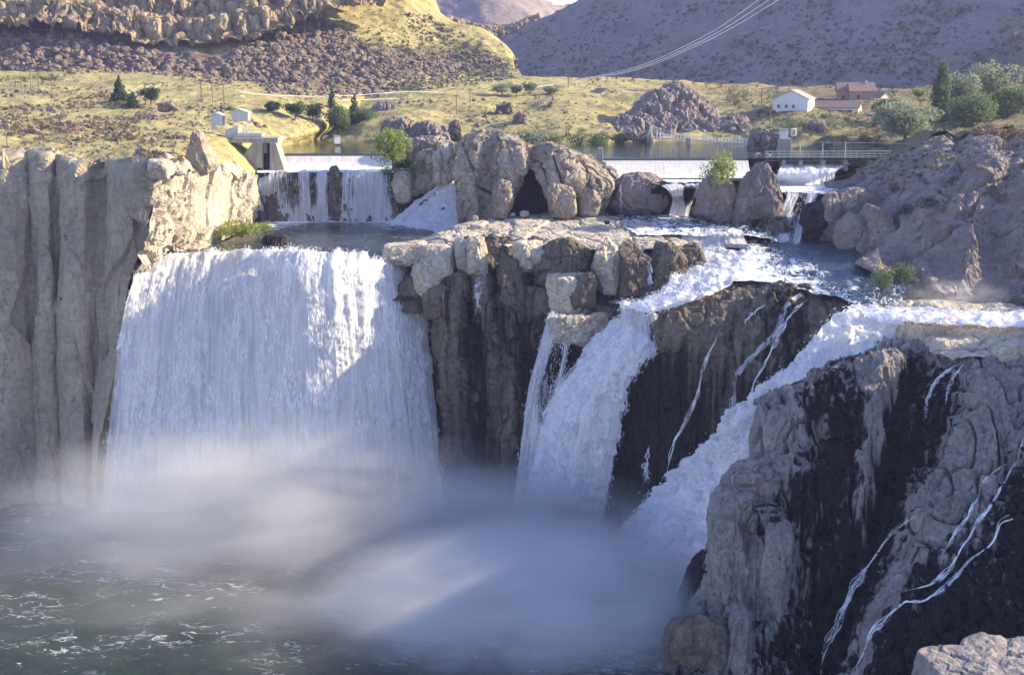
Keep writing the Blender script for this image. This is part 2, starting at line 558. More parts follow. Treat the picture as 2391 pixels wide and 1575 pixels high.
T.l(tt_.outputs[0], tm_.inputs[1]); T.l(td_, tm_.inputs[2])
M['thread'] = T.surf(tm_.outputs[0])
M['trickle'] = fall_mat('trickle', 3.2, 0.30, 0.36, 0.56)

def water_mat(name, base, foamc=(0.78, 0.80, 0.82), wave=0.5, ws=0.5, foam_lo=0.62, foam_hi=0.72, rough=0.12, aniso=(1, 1, 1), shallow=None, lines=False, spec=.5):
    T = NT(name)
    p = T.pos()
    pm = T.mapv(p, aniso)
    w1 = T.noise(pm, ws, 5, 0.6, 0.4)
    w2 = T.noise(pm, ws * 4.5, 4, 0.6, 0.3)
    f1 = T.noise(pm, ws * 0.55, 6, 0.68, 0.8)
    f2 = T.noise(pm, ws * 3.0, 4, 0.65, 0.6)
    f = T.math('ADD', T.math('MULTIPLY', f1, 0.6), T.math('MULTIPLY', f2, 0.4))
    f = T.math('ADD', f, T.math('MULTIPLY', T.attr('wet'), 0.5))
    fm = T.ss(f, foam_lo, foam_hi)
    if lines:
        ln_ = T.math('ABSOLUTE', T.math('SUBTRACT', T.noise(T.warp(pm, .25, 3.0), ws * .9, 4, .6, .6), .5))
        lm = T.math('MULTIPLY', T.ss(ln_, .03, .0), T.ss(T.noise(pm, ws * .2, 3), .45, .62))
        lm = T.math('MULTIPLY', lm, T.ss(f2, .42, .6))
        fm = T.math('MAXIMUM', fm, T.math('MULTIPLY', lm, .8))
    bc = T.mix(0.0, base, base)
    if shallow:
        bc = T.mix(T.ss(T.noise(p, 0.05, 3), 0.4, 0.6), base, shallow)
    col = T.mix(fm, bc, foamc)
    h = T.math('ADD', w1, T.math('MULTIPLY', w2, 0.35))
    nb = T.bump(h, 1.0, wave)
    ro = T.math('MULTIPLY_ADD', fm, 0.6, rough)
    return T.surf(T.bsdf(col, ro, nb, spec))
M['water_low'] = water_mat('water_low', (0.012, 0.026, 0.016), wave=1.3, ws=0.28, foam_lo=0.60, foam_hi=0.68, rough=0.25, aniso=(0.5, 1.3, 1), lines=True, spec=.3)
M['water_mid'] = water_mat('water_mid', (0.022, 0.032, 0.032), wave=0.25, ws=0.8, foam_lo=0.60, foam_hi=0.70, rough=0.12, aniso=(0.35, 1.2, 1), shallow=(0.06, 0.06, 0.035))
M['water_up'] = water_mat('water_up', (0.03, 0.04, 0.025), wave=0.04, ws=0.8, foam_lo=0.9, foam_hi=1.0, rough=0.08, aniso=(0.4, 1.2, 1))
M['rapids'] = water_mat('rapids', (0.03, 0.045, 0.055), wave=0.6, ws=0.7, foam_lo=0.50, foam_hi=0.62, rough=0.2, aniso=(1, 0.6, 1))

def plain(name, c, rough=0.8, var=0.25, sc=1.0, spec=0.3, metal=0.0, bump=0.15):
    T = NT(name)
    p = T.pos()
    n1 = T.noise(p, sc, 5, 0.65)
    col = T.mul(T.mix(0.0, c, c), T.math('MULTIPLY_ADD', n1, 2 * var, 1 - var))
    st = T.noise(T.mapv(p, (1, 1, 0.12)), sc * 1.5, 4, 0.6)
    col = T.mul(col, T.ss(st, 0.35, 0.6, 1 - var, 1.0))
    return T.surf(T.bsdf(col, rough, T.bump(n1, bump, 0.1), spec, Metallic=metal))
M['concrete'] = plain('concrete', (0.33, 0.295, 0.23), 0.9, 0.25, 0.6)
M['concrete_dark'] = plain('concrete_dark', (0.20, 0.18, 0.15), 0.9, 0.25, 0.6)
M['white_paint_or_lit'] = plain('white_paint_or_lit', (0.60, 0.59, 0.54), 0.6, 0.1)
M['tin'] = plain('tin', (0.42, 0.42, 0.40), 0.45, 0.12, 1.0, 0.5, 0.4)
M['steel'] = plain('steel', (0.42, 0.43, 0.42), 0.5, 0.15, 2.0, 0.5, 0.3)
M['pole_wood'] = plain('pole_wood', (0.20, 0.14, 0.09), 0.9, 0.25, 2.0)
M['cable'] = plain('cable', (0.75, 0.73, 0.68), 0.4, 0.05, 0.2, 0.5, 0.2)
M['cable_thin'] = plain('cable_thin', (0.45, 0.42, 0.38), 0.5, 0.05, 0.2)
M['brick_wall'] = plain('brick_wall', (0.36, 0.24, 0.17), 0.9, 0.2, 0.8)
M['tan_wall'] = plain('tan_wall', (0.62, 0.56, 0.40), 0.85, 0.12, 0.8)
M['yellow_wall'] = plain('yellow_wall', (0.70, 0.60, 0.34), 0.85, 0.12, 0.8)
M['roof_brown'] = plain('roof_brown', (0.26, 0.19, 0.15), 0.9, 0.2, 1.0)
M['roof_grey'] = plain('roof_grey', (0.30, 0.28, 0.26), 0.85, 0.2, 1.0)
M['window_glass'] = plain('window_glass', (0.03, 0.035, 0.045), 0.1, 0.1, 1.0, 0.6)
M['hole_shade'] = plain('hole_shade', (0.03, 0.028, 0.025), 0.9, 0.2)  # near-black fill of the intake openings, their inner shade put into the colour
def leaf_mat(name, c, c2, trans=0.35):
    T = NT(name)
    n1 = T.noise(T.pos(), 0.9, 3, 0.6)
    col = T.mix(T.ss(n1, 0.35, 0.65), c, c2)
    d = T.bsdf(col, 0.7, None, 0.2)
    tr = T.n('ShaderNodeBsdfTranslucent')
    T.l(T.mul(col, T.math('ADD', 1.4, 0.0)), tr.inputs[0])
    mx = T.n('ShaderNodeMixShader')
    mx.inputs[0].default_value = trans
    T.l(d, mx.inputs[1]); T.l(tr.outputs[0], mx.inputs[2])
    return T.surf(mx.outputs[0])
M['leaf_bright'] = leaf_mat('leaf_bright', (0.17, 0.22, 0.05), (0.26, 0.30, 0.08), 0.45)
M['leaf_mid'] = leaf_mat('leaf_mid', (0.07, 0.11, 0.045), (0.12, 0.16, 0.065))
M['leaf_dark'] = leaf_mat('leaf_dark', (0.025, 0.05, 0.028), (0.05, 0.08, 0.045), 0.2)
M['leaf_grey'] = leaf_mat('leaf_grey', (0.15, 0.18, 0.11), (0.22, 0.25, 0.16), .45)
M['leaf_sage'] = leaf_mat('leaf_sage', (0.10, 0.105, 0.07), (0.15, 0.15, 0.10), 0.2)
M['leaf_dry'] = leaf_mat('leaf_dry', (0.16, 0.12, 0.08), (0.22, 0.17, 0.11), 0.2)
M['bark'] = plain('bark', (0.12, 0.09, 0.065), 0.95, 0.3, 2.0)

# ---------------------------------------------------------------- relief of rock and water
def S(p, x, y, z):
    return p * np.array([x, y, z])
def crack(p, seed, w=0.06):
    """thin clefts along the zero lines of a noise"""
    return np.exp(-(vnoise(p, seed) / w) ** 2)
def d_flutes(A=2.0, B=1.4, C=0.5, fx=0.11, fz=0.018, seed=0, cr=1.2):
    def f(p, uv, w):
        q = p + 1.5 * np.stack([fbm(p * 0.08, 2, seed + 30), fbm(p * 0.08, 2, seed + 31), fbm(p * 0.08, 2, seed + 32)], 1)
        d = A * fbm(S(q, fx, fx, fz), 2, seed, aniso=True)
        d += B * (ridged(S(q, fx * 2.2, fx * 2.2, fz * 2.2), 3, seed + 5) - 0.4)
        d -= cr * crack(S(q, fx * 1.6, fx * 1.6, fz * 1.2), seed + 9, 0.07)
        d += C * 1.6 * facet(S(q, .30, .30, .10), seed + 12) + C * .7 * facet(S(q, .9, .9, .35), seed + 15) + C * .18 * fbm(p * 1.3, 3, seed + 16)
        return d
    return f
def d_blocks(A=1.2, B=1.0, sc=(0.16, 0.16, 0.13), C=0.35, seed=0, wcr=0.10):
    def f(p, uv, w):
        q = p + 0.9 * np.stack([fbm(p * 0.25, 3, seed + 30), fbm(p * 0.25, 3, seed + 31), fbm(p * 0.25, 3, seed + 32)], 1)
        f1, f2, cid = worley(S(q, *sc), seed)
        d = A * (cid - 0.5) * 2 - B * np.exp(-((f2 - f1) / wcr) ** 2)
        g1, g2, gid = worley(S(q, *[x * 2.7 for x in sc]), seed + 7)
        d += 0.35 * A * (gid - 0.5) * 2 - 0.35 * B * np.exp(-((g2 - g1) / wcr) ** 2)
        d += C * 1.5 * facet(p * .6, seed + 12) + C * .3 * fbm(p * 1.5, 3, seed + 13)
        return d
    return f
def d_mix(*fs):
    return lambda p, uv, w: sum(f(p, uv, w) for f in fs)
def d_noise(A, sc, oct=4, seed=0):
    return lambda p, uv, w: A * fbm(p * sc, oct, seed)
def d_stream(A=0.8, su=0.35, sv=0.03, seed=0):
    def f(p, uv, w):
        q = np.stack([uv[:, 0] * su, uv[:, 1] * sv, np.zeros(len(uv))], 1)
        q2 = np.stack([uv[:, 0] * su * 3, uv[:, 1] * sv * 3.5, np.full(len(uv), 4.0)], 1)
        return A * fbm(q, 3, seed, aniso=True) + A * 0.4 * fbm(q2, 3, seed + 4, aniso=True)
    return f

# ================================================================= LARGE STRUCTURE
# ---- plunge pool
def pool_disp(p, uv, w):
    q = S(p, 0.06, 0.11, 0)
    return 0.7 * fbm(q, 3, 3) + 0.35 * fbm(q * 4, 3, 8)
loft('lower_river', [[(x, y, 0, 0) for y in (110, 160, 210, 250, 300)] for x in (-330, -200, -80, 20, 140)], 330, 260, M['water_low'], pool_disp, up=True)

# ---- river bed under everything upstream of the lip
loft('riverbed', [[(x, 287, 52, 0.4), (x, 300, 58.5, .4), (x, 356, 59.5, .4), (x, 363, 62, .4), (x, 367, 74, .4), (x, 384, 75, .4), (x, 390, 78, .4), (x, 470, 78.6, .4), (x, 700, 90, .4)]
                  for x in (-110, -40, 40, 140, 260)], 60, 160, M['rock_dark'], d_noise(0.5, 0.15), up=True, keep=False)

# ---- left cliff, front face
ridge = [D(368, 382, 277), D(356, 470, 278), D(337, 560, 279), D(309, 640, 281), D(275, 800, 280), D(250, 950, 279), V(238, 277, -2)]
left_cols = [
    [V(-420, 308, 90), V(-420, 300, 86), V(-420, 298, 60), V(-420, 296, 30), V(-420, 293, -2)],
    [D(-150, 352, 306), D(-150, 385, 297), D(-150, 600, 294), D(-150, 900, 292), V(-150, 290, -2)],
    [D(-20, 362, 305), D(-10, 385, 296), D(0, 600, 289.5), D(0, 900, 288), V(0, 286, -2)],
    [D(48, 356, 305), D(50, 392, 297), D(56, 600, 292), D(66, 900, 291), V(74, 289, -2)],
    [D(66, 352, 305), D(68, 395, 299), D(72, 600, 294.5), D(80, 900, 292.5), V(86, 290, -2)],
    [D(86, 350, 304), D(86, 390, 295), D(92, 600, 290), D(98, 900, 288.5), V(106, 286.5, -2)],
    [D(112, 348, 303), D(112, 388, 294), D(118, 600, 290), D(122, 900, 288.5), V(128, 286.5, -2)],
    [D(128, 352, 303), D(128, 396, 296), D(130, 600, 292.5), D(136, 900, 290.5), V(142, 288, -2)],
    [D(150, 358, 302), D(150, 396, 291.5), D(152, 600, 287.5), D(154, 900, 286), V(160, 284, -2)],
    [D(195, 366, 301), D(196, 402, 289.5), D(196, 600, 285.5), D(194, 900, 284.5), V(196, 282, -2)],
    [D(226, 372, 300), D(226, 408, 292), D(228, 600, 289), D(218, 900, 287.5), V(214, 285, -2)],
    [D(240, 371, 299), D(242, 404, 292), D(244, 600, 289), D(228, 900, 287), V(220, 284, -2)],
    [D(262, 370, 297), D(264, 398, 285.5), D(262, 600, 283), D(238, 900, 283), V(226, 281, -2)],
    [D(300, 370, 293), D(305, 396, 280.5), D(285, 600, 280), D(246, 900, 280.5), V(232, 279, -2)],
    [(ridge[0][0] - 5, ridge[0][1] + 8, ridge[0][2] + .6, 0)] + ridge]
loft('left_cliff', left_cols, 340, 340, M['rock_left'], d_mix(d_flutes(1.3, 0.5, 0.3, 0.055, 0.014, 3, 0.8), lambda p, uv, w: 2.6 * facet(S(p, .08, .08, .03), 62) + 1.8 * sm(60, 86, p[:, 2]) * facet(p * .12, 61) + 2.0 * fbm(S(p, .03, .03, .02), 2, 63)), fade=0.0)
# ---- left cliff, side above the pool: same rock, its sunlight put into paler colour
lit_cols = [
    ridge[:4],
    [D(425, 390, 297), D(420, 470, 296), D(405, 545, 295), Z(388, 603, 61)],
    [D(500, 398, 318), D(496, 460, 317), D(490, 520, 315), Z(488, 575, 61)],
    [D(560, 396, 340), D(560, 440, 340), D(565, 490, 340), Z(562, 540, 61)],
    [D(603, 396, 361), D(606, 430, 361), D(612, 470, 361), Z(618, 520, 61)]]
for c in lit_cols:
    c.insert(0, (c[0][0] - 5, c[0][1] + 5, c[0][2] + .6, 0))
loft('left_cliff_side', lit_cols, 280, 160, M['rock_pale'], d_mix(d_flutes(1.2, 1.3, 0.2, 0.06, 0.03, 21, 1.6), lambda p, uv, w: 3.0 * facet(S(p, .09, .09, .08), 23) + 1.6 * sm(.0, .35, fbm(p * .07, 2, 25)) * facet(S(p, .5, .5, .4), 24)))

# ---- grassy terrace above the left cliff
ter = [
    [V(-420, 306, 89), D(-420, 300, 380), D(-420, 240, 460), D(-420, 160, 580)],
    [D(0, 364, 303), D(0, 330, 335), D(0, 270, 400), D(0, 215, 480), D(0, 165, 575)],
    [D(180, 368, 301), D(200, 330, 337), D(220, 270, 405), D(240, 215, 480), D(260, 165, 575)],
    [D(368, 380, 278), D(395, 335, 330), D(410, 275, 400), D(430, 215, 490), D(450, 170, 575)],
    [D(500, 396, 319), D(520, 350, 350), D(530, 305, 388), D(560, 245, 440), D(600, 195, 560)],
    [D(605, 396, 362), D(640, 345, 402), D(715, 300, 435), D(760, 240, 490), D(800, 195, 580)],
    [V(690, 425, 78.5), Z(755, 323, 80.4), D(800, 290, 475), D(850, 238, 530), D(890, 195, 600)]]
for c in ter:
    q_ = c[0]
    c[0] = (q_[0] - 1.5, q_[1] + 2.0, q_[2] - 1.3, 0)
terrace = loft('left_terrace', ter, 260, 260, M['dry_grass'],
     d_mix(d_noise(1.0, 0.05, 3, 5), lambda p, uv, w: 0.8 * np.maximum(0, fbm(S(p, .12, .06, .2), 4, 14) - 0.1), d_noise(0.25, 0.5, 3, 9)), up=True)

# ---- land behind the upper pool
bank = [
    [V(700, 430, 77), Z(757, 325, 80.2), D(795, 290, 476), D(840, 235, 535), D(880, 188, 610)],
    [V(880, 430, 77), Z(890, 333, 80.2), D(905, 285, 452), D(950, 230, 510), D(980, 180, 610)],
    [V(1060, 430, 77), Z(1060, 332, 80.2), D(1080, 290, 455), D(1100, 230, 515), D(1120, 180, 610)],
    [V(1300, 425, 77), V(1300, 432, 80.2), D(1300, 305, 446), D(1300, 250, 490), D(1300, 180, 630)],
    [V(1500, 436, 77), V(1500, 443, 80.2), D(1500, 300, 460), D(1490, 235, 520), D(1480, 185, 640)],
    [V(1680, 436, 77), V(1680, 443, 80.2), D(1680, 300, 460), D(1680, 245, 520), D(1680, 195, 640)],
    [V(1850, 400, 77), Z(1850, 352, 80.2), D(1850, 300, 440), D(1850, 255, 485), D(1850, 205, 610)],
    [V(2100, 395, 77), Z(2100, 352, 80.2), D(2100, 310, 430), D(2100, 262, 480), D(2100, 205, 580)],
    [V(2520, 380, 77), Z(2500, 352, 80.2), D(2500, 310, 420), D(2500, 255, 470), D(2500, 200, 540)]]
loft('river_bank', bank, 300, 170, M['dry_grass'],
     d_mix(d_noise(1.3, 0.045, 3, 25), lambda p, uv, w: 1.2 * np.maximum(0, fbm(S(p, .09, .06, .2), 4, 44) - 0.15), d_noise(0.3, 0.5, 3, 29)), up=True)

# ---- hillsides
def hill_d(p, uv, w):
    return 3.0 * fbm(p * 0.012, 4, 51) + 1.2 * fbm(p * 0.06, 3, 55) + np.clip(w, 0, 1) * (1.6 * fbm(p * 0.25, 3, 58))
lh = [
    [D(-450, 190, 570), D(-450, 120, 600, .6), D(-450, 60, 625, .5), D(-450, 0, 650), D(-450, -170, 700)],
    [D(0, 190, 560, 0), D(0, 150, 577, .95), D(0, 85, 600, .95), D(0, 40, 625, .1), D(0, -170, 700)],
    [D(130, 190, 558, 0), D(130, 155, 574, .95), D(130, 75, 605, .95), D(130, 40, 628, .1), D(130, -170, 700)],
    [D(250, 200, 553, 0), D(250, 170, 566, .9), D(250, 115, 590, .9), D(250, 70, 615, .1), D(250, -170, 705)],
    [D(400, 205, 550, 0), D(400, 180, 562, .9), D(400, 125, 588, .8), D(400, 95, 605, .1), D(400, -170, 705)],
    [D(520, 210, 548, 0), D(525, 190, 558, .9), D(540, 130, 588, .7), D(550, 95, 608, 0), D(560, -170, 710)],
    [D(640, 225, 545, .2), D(640, 160, 578, .9), D(640, 75, 620, .85), D(640, 30, 650, .1), D(650, -170, 720)],
    [D(730, 235, 545, .4), D(735, 160, 585, .9), D(745, 75, 630, .6), D(750, 10, 670, .1), D(760, -170, 735)],
    [D(880, 220, 563, .3), D(890, 160, 602, .85), D(900, 85, 650, .35), D(930, 20, 690, .3), D(950, -110, 750)],
    [D(1020, 212, 585, .1), D(1030, 160, 625, .75), D(1035, 95, 675, .4), D(1040, 42, 715, .1), D(1045, 60, 770)],
    [D(1120, 206, 595, 0), D(1130, 165, 628, .7), D(1140, 115, 668, .4), D(1145, 86, 692, .1), D(1150, 110, 745)],
    [D(1220, 190, 605, 0), D(1208, 172, 622, .4), D(1200, 157, 640, .3), D(1196, 147, 652, .1), D(1200, 165, 705)]]
loft('left_hillside', lh, 320, 220, M['dry_grass'], hill_d)
# layered basalt cliff along the canyon rim
rim = []
for x, a in ((-450, 95), (-150, 75), (0, 52), (60, 48), (130, 50), (200, 62), (260, 76), (330, 90), (400, 100), (470, 98), (540, 92), (600, 80), (660, 55), (720, 30), (780, 18), (850, 8), (930, 0), (1010, -10)):
    o = 0 if x < 600 else (x - 600) * 0.13
    o -= 26
    a -= 12
    rim.append([D(x, a + 8, 618 + o), D(x, a - 4, 624 + o), D(x, a - 38, 628 + o), D(x, a - 45, 640 + o), D(x, a - 52, 646 + o),
                D(x, a - 92, 651 + o), D(x, a - 98, 662 + o), D(x, a - 150, 669 + o), D(x, a - 210, 684 + o)])
def rim_d(p, uv, w):
    q = p + 2.0 * np.stack([fbm(p * 0.05, 2, 70), fbm(p * 0.05, 2, 71), 0 * p[:, 0]], 1)
    f1, f2, cid = worley(S(q, 0.17, 0.17, 0.03), 73)
    g1, g2, gid = worley(S(q, 0.45, 0.45, 0.10), 77)
    return 2.6 * (cid - .5) * 2 - 1.6 * np.exp(-((f2 - f1) / .16) ** 2) + 0.9 * (gid - .5) * 2 + 1.2 * fbm(p * 0.05, 3, 79)
loft('rim_cliff', rim, 420, 150, M['rim_rock'], rim_d)
# shaded canyon side on the right and the rim beyond
rh = [
    [D(1120, 200, 900), D(1150, 150, 915), D(1158, 118, 930), D(1158, 98, 942), D(1150, 120, 990)],
    [D(1250, 195, 850), D(1250, 140, 878), D(1245, 90, 902), D(1237, 58, 918), D(1225, 80, 980)],
    [D(1340, 190, 800), D(1350, 120, 832), D(1350, 60, 862), D(1346, 2, 892), D(1340, 20, 950)],
    [D(1500, 205, 740), D(1520, 120, 778), D(1540, 40, 815), D(1560, -120, 885), D(1570, -200, 940)],
    [D(1900, 225, 640), D(1900, 120, 682), D(1900, 0, 732), D(1900, -120, 780), D(1900, -260, 850)],
    [D(2300, 232, 570), D(2300, 120, 610), D(2300, 0, 660), D(2300, -120, 705), D(2300, -260, 770)],
    [D(2700, 235, 510), D(2700, 120, 548), D(2700, 0, 595), D(2700, -120, 640), D(2700, -260, 700)]]
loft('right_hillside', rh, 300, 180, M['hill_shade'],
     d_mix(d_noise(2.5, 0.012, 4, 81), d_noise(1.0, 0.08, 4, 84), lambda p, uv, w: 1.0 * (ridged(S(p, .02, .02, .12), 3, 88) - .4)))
bh = [
    [D(960, 120, 1250), D(960, 60, 1290), D(960, 0, 1340), D(960, -90, 1400)],
    [D(1080, 115, 1250), D(1080, 58, 1285), D(1080, 0, 1330), D(1080, -80, 1390)],
    [D(1160, 120, 1240), D(1160, 58, 1280), D(1170, 10, 1315), D(1170, -40, 1370)],
    [D(1230, 120, 1240), D(1235, 60, 1290), D(1240, 20, 1340), D(1240, -15, 1400)],
    [D(1300, 110, 1300), D(1290, 50, 1350), D(1287, 20, 1390), D(1288, 6, 1430)],
    [D(1420, 110, 1350), D(1400, 60, 1400), D(1380, 25, 1450), D(1370, 10, 1500)]]
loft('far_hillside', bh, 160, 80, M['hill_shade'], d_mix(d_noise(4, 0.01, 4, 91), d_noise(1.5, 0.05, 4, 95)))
# sunlit notch of rock below the far hillside
nb_ = [[D(x, y0, 1000 + (x - 1060) * .3), D(x, y0 - 14, 1012), D(x, y0 - 34, 1020), D(x, y0 - 40, 1060)] for x, y0 in ((1040, 80), (1090, 92), (1140, 100), (1180, 100), (1225, 88), (1260, 75))]
loft('far_outcrop', nb_, 120, 40, M['rim_rock'], d_blocks(2.5, 2.0, (0.08, 0.08, 0.05), 1.0, 97))
# plateau that closes the canyon at a distance
loft('plateau', [[(x, 1450, 158, 0), (x, 2200, 150, 0), (x, 4200, 150, 0)] for x in (-2500, -600, 600, 2500)], 20, 20, M['dry_grass'], None, up=True, keep=False)

# ---- cliff behind the main fall and the middle of the gorge
def back(px, Y):
    return [V(px, Y + 7, 60.5, .9), V(px, Y + 2.0, 59, .9), V(px, Y + 2.2, 40, .9), V(px, Y + 1.5, 20, .9), V(px, Y, -2, .9)]
mid_cols = [back(300, 300), back(345, 293), back(450, 291), back(580, 290), back(640, 287), back(700, 283.5), back(760, 283.5), back(820, 287), back(870, 291), back(910, 296), back(945, 302),
    [D(985, 590, 309, .3), D(985, 640, 303, .5), D(990, 700, 300, .7), D(998, 820, 297, .8), D(1015, 950, 293, .8), V(1035, 289, -2, .9)],
    [D(1015, 570, 302, -.3), D(1018, 610, 294, .0), D(1022, 670, 289, .25), D(1025, 800, 284.5, .2), D(1040, 950, 283, .35), V(1062, 281, -2, .8)],
    [D(1060, 556, 302, -.3), D(1062, 605, 293.5, .2), D(1064, 680, 288, .6), D(1068, 850, 283.5, .35), D(1080, 1000, 282, .4), V(1088, 279, -2, .8)],
    [D(1105, 545, 303, -.2), D(1108, 610, 292, .7), D(1114, 720, 289, .8), D(1124, 880, 287.5, .7), D(1130, 1000, 285.5, .7), V(1132, 282, -2, .8)],
    [D(1140, 545, 303, -.2), D(1142, 610, 294, .5), D(1146, 700, 288, .6), D(1150, 860, 284, .45), D(1150, 1000, 282, .45), V(1150, 280, -2, .8)],
    [D(1185, 550, 303, -.3), D(1188, 620, 293, .5), D(1190, 700, 286.5, .5), D(1190, 850, 282.5, .45), D(1185, 1000, 280.5, .3), V(1180, 278, -2, .7)],
    [D(1250, 556, 302, -.3), D(1252, 630, 292, .5), D(1255, 715, 286, .6), D(1248, 850, 284, .8), D(1240, 1000, 282, .8), V(1230, 279, -2, .9)],
    [D(1320, 560, 301, -.2), D(1325, 650, 293, .5), D(1330, 722, 284, .2), D(1340, 742, 279, .2), D(1345, 800, 279.5, .6), D(1335, 930, 279, .9), V(1320, 277, -2, .9)],
    [D(1400, 560, 301, -.2), D(1405, 660, 293, .5), D(1410, 715, 283, .3), D(1415, 735, 279, .2), D(1412, 790, 279.5, .5), D(1405, 930, 278, .9), V(1395, 276, -2, .9)],
    [D(1480, 562, 300, .2), D(1480, 670, 291, .6), D(1475, 716, 281, .8), D(1470, 760, 277, .9), D(1465, 820, 277, .9), D(1455, 950, 276, .9), V(1430, 274, -2, .9)],
    [D(1560, 575, 299, .2), D(1555, 680, 289, .6), D(1545, 722, 276, .8), D(1540, 770, 273, .9), D(1535, 850, 272, .9), D(1510, 1000, 271, .9), V(1480, 270, -2, .9)]]
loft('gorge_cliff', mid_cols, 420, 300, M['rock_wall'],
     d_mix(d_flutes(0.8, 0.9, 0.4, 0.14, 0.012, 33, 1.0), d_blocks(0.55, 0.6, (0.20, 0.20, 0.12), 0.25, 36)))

# ---- dark wall between the second fall and the right-hand chute
wall_cols = [
    [D(1470, 716, 285, .8), D(1470, 740, 279, .9), D(1460, 900, 276, .9), D(1440, 1100, 273, .9), V(1425, 271, -2, .9)],
    [D(1535, 708, 278, .6), D(1545, 728, 268, .1), D(1556, 780, 264, .1), D(1556, 850, 265, .7), D(1520, 1000, 268, .95), V(1490, 267, -2, .9)],
    [D(1640, 672, 282, .3), D(1635, 690, 271, 0), D(1640, 750, 263.5, .0), D(1640, 830, 262, .35), D(1605, 1000, 264, .85), V(1550, 264, -2, .9)],
    [D(1740, 645, 285, .4), D(1745, 662, 272, .1), D(1740, 730, 264, .3), D(1725, 830, 260, .4), D(1685, 980, 260, .6), V(1620, 261, -2, .9)],
    [D(1860, 645, 283, .6), D(1855, 665, 270, .6), D(1845, 730, 261, .7), D(1815, 830, 257.5, .65), D(1765, 950, 256, .8), V(1700, 257, -2, .9)],
    [D(1940, 680, 275, .4), D(1935, 705, 263, .1), D(1915, 760, 258, .25), D(1885, 830, 255, .6), D(1830, 930, 253, .9), V(1780, 254, -2, .9)],
    [D(2020, 690, 270, .4), D(2015, 715, 259, .2), D(1990, 770, 253.5, .8), D(1970, 850, 251, .9), D(1930, 950, 250, .9), V(1900, 250, -2, .9)],
    [D(2140, 720, 266, .4), D(2130, 735, 255, .3), D(2120, 790, 249, .8), D(2110, 870, 247, .9), D(2090, 970, 246, .9), V(2050, 246, -2, .9)]]
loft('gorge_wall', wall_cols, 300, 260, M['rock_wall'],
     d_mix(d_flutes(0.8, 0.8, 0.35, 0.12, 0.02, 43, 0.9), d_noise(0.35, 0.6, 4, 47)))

# ---- near cliff in front of the chute (contours from the outline to the right, top to bottom)
nr = [
    [(1775, 937, 230, .2), (1840, 902, 231, .3), (1930, 862, 232, .5), (2020, 832, 233, .5), (2085, 812, 234, .3), (2125, 808, 236, .3), (2165, 815, 234, .2), (2235, 830, 230, .2), (2300, 825, 228, 0), (2400, 815, 226, 0), (2600, 810, 224, 0)],
    [(1768, 965, 229, .0), (1838, 925, 227, .2), (1930, 890, 227, .7), (2015, 862, 227, .3), (2075, 850, 226, .0), (2118, 865, 232, .9), (2165, 880, 229, .7), (2220, 890, 223, .6), (2290, 885, 219, .0), (2400, 880, 218, 0), (2600, 880, 215, 0)],
    [(1757, 1005, 228, .0), (1828, 975, 224, .15), (1915, 950, 222, .8), (2000, 935, 222, .7), (2055, 930, 220.5, .0), (2095, 940, 227, .95), (2145, 955, 225, .8), (2200, 960, 219, .9), (2275, 960, 212, .0), (2400, 960, 210, .2), (2600, 960, 207, .2)],
    [(1750, 1068, 226, .0), (1830, 1052, 220, .2), (1910, 1040, 217.5, .6), (1985, 1035, 218, .95), (2035, 1035, 216, .05), (2070, 1045, 222, .95), (2115, 1062, 220, .95), (2165, 1075, 214, .7), (2245, 1075, 206, .0), (2400, 1090, 201, .6), (2600, 1090, 198, .5)],
    [(1700, 1105, 223.5, .1), (1790, 1100, 216, .25), (1890, 1100, 214, .7), (1970, 1100, 214, .95), (2025, 1105, 213, .2), (2060, 1115, 218, .95), (2105, 1125, 216, .95), (2145, 1135, 209, .5), (2215, 1145, 202, .05), (2400, 1160, 196, .9), (2600, 1160, 192, .7)],
    [(1664, 1190, 220, .1), (1750, 1185, 212.5, .1), (1860, 1180, 211, .8), (1945, 1185, 211, .95), (2010, 1190, 210.5, .5), (2040, 1200, 214, .95), (2085, 1215, 211, .95), (2120, 1225, 204, .3), (2180, 1235, 197, .2), (2400, 1250, 188, .95), (2600, 1250, 184, .8)],
    [(1652, 1290, 217.5, .1), (1730, 1290, 209, .0), (1810, 1290, 208, .2), (1900, 1300, 207, .8), (1970, 1305, 207, .95), (2010, 1315, 208, .95), (2050, 1325, 204, .8), (2090, 1330, 197, .1), (2140, 1340, 191, .7), (2400, 1370, 178, .95), (2600, 1370, 174, .9)],
    [(1610, 1400, 214, .3), (1690, 1410, 206, .2), (1770, 1410, 205, .1), (1850, 1415, 204, .6), (1920, 1425, 203.5, .95), (1965, 1435, 203, .95), (2005, 1445, 197, .7), (2040, 1450, 191, .1), (2080, 1455, 185, .9), (2400, 1490, 168, .95), (2600, 1490, 163, .9)],
    [(1545, 1520, 207, .5), (1640, 1520, 201, .5), (1730, 1530, 200, .3), (1820, 1540, 199, .7), (1890, 1550, 198, .95), (1930, 1560, 197, .95), (1970, 1570, 190, .6), (2000, 1575, 185, .2), (2040, 1580, 179, .9), (2400, 1600, 158, .95), (2600, 1600, 152, .9)],
    [(1490, 1640, 194, .5), (1600, 1660, 188, .5), (1700, 1680, 186, .4), (1800, 1690, 184, .7), (1880, 1690, 184, .95), (1910, 1700, 183, .95), (1950, 1710, 178, .7), (1980, 1720, 173, .4), (2020, 1720, 168, .9), (2400, 1740, 148, .95), (2600, 1740, 142, .9)]]
ncols = []
ncols.append([D(r[0][0] + 45, r[0][1] + 25, r[0][2] + 16, .5) for r in nr])
for k in range(len(nr[0])):
    ncols.append([D(*r[k]) for r in nr])
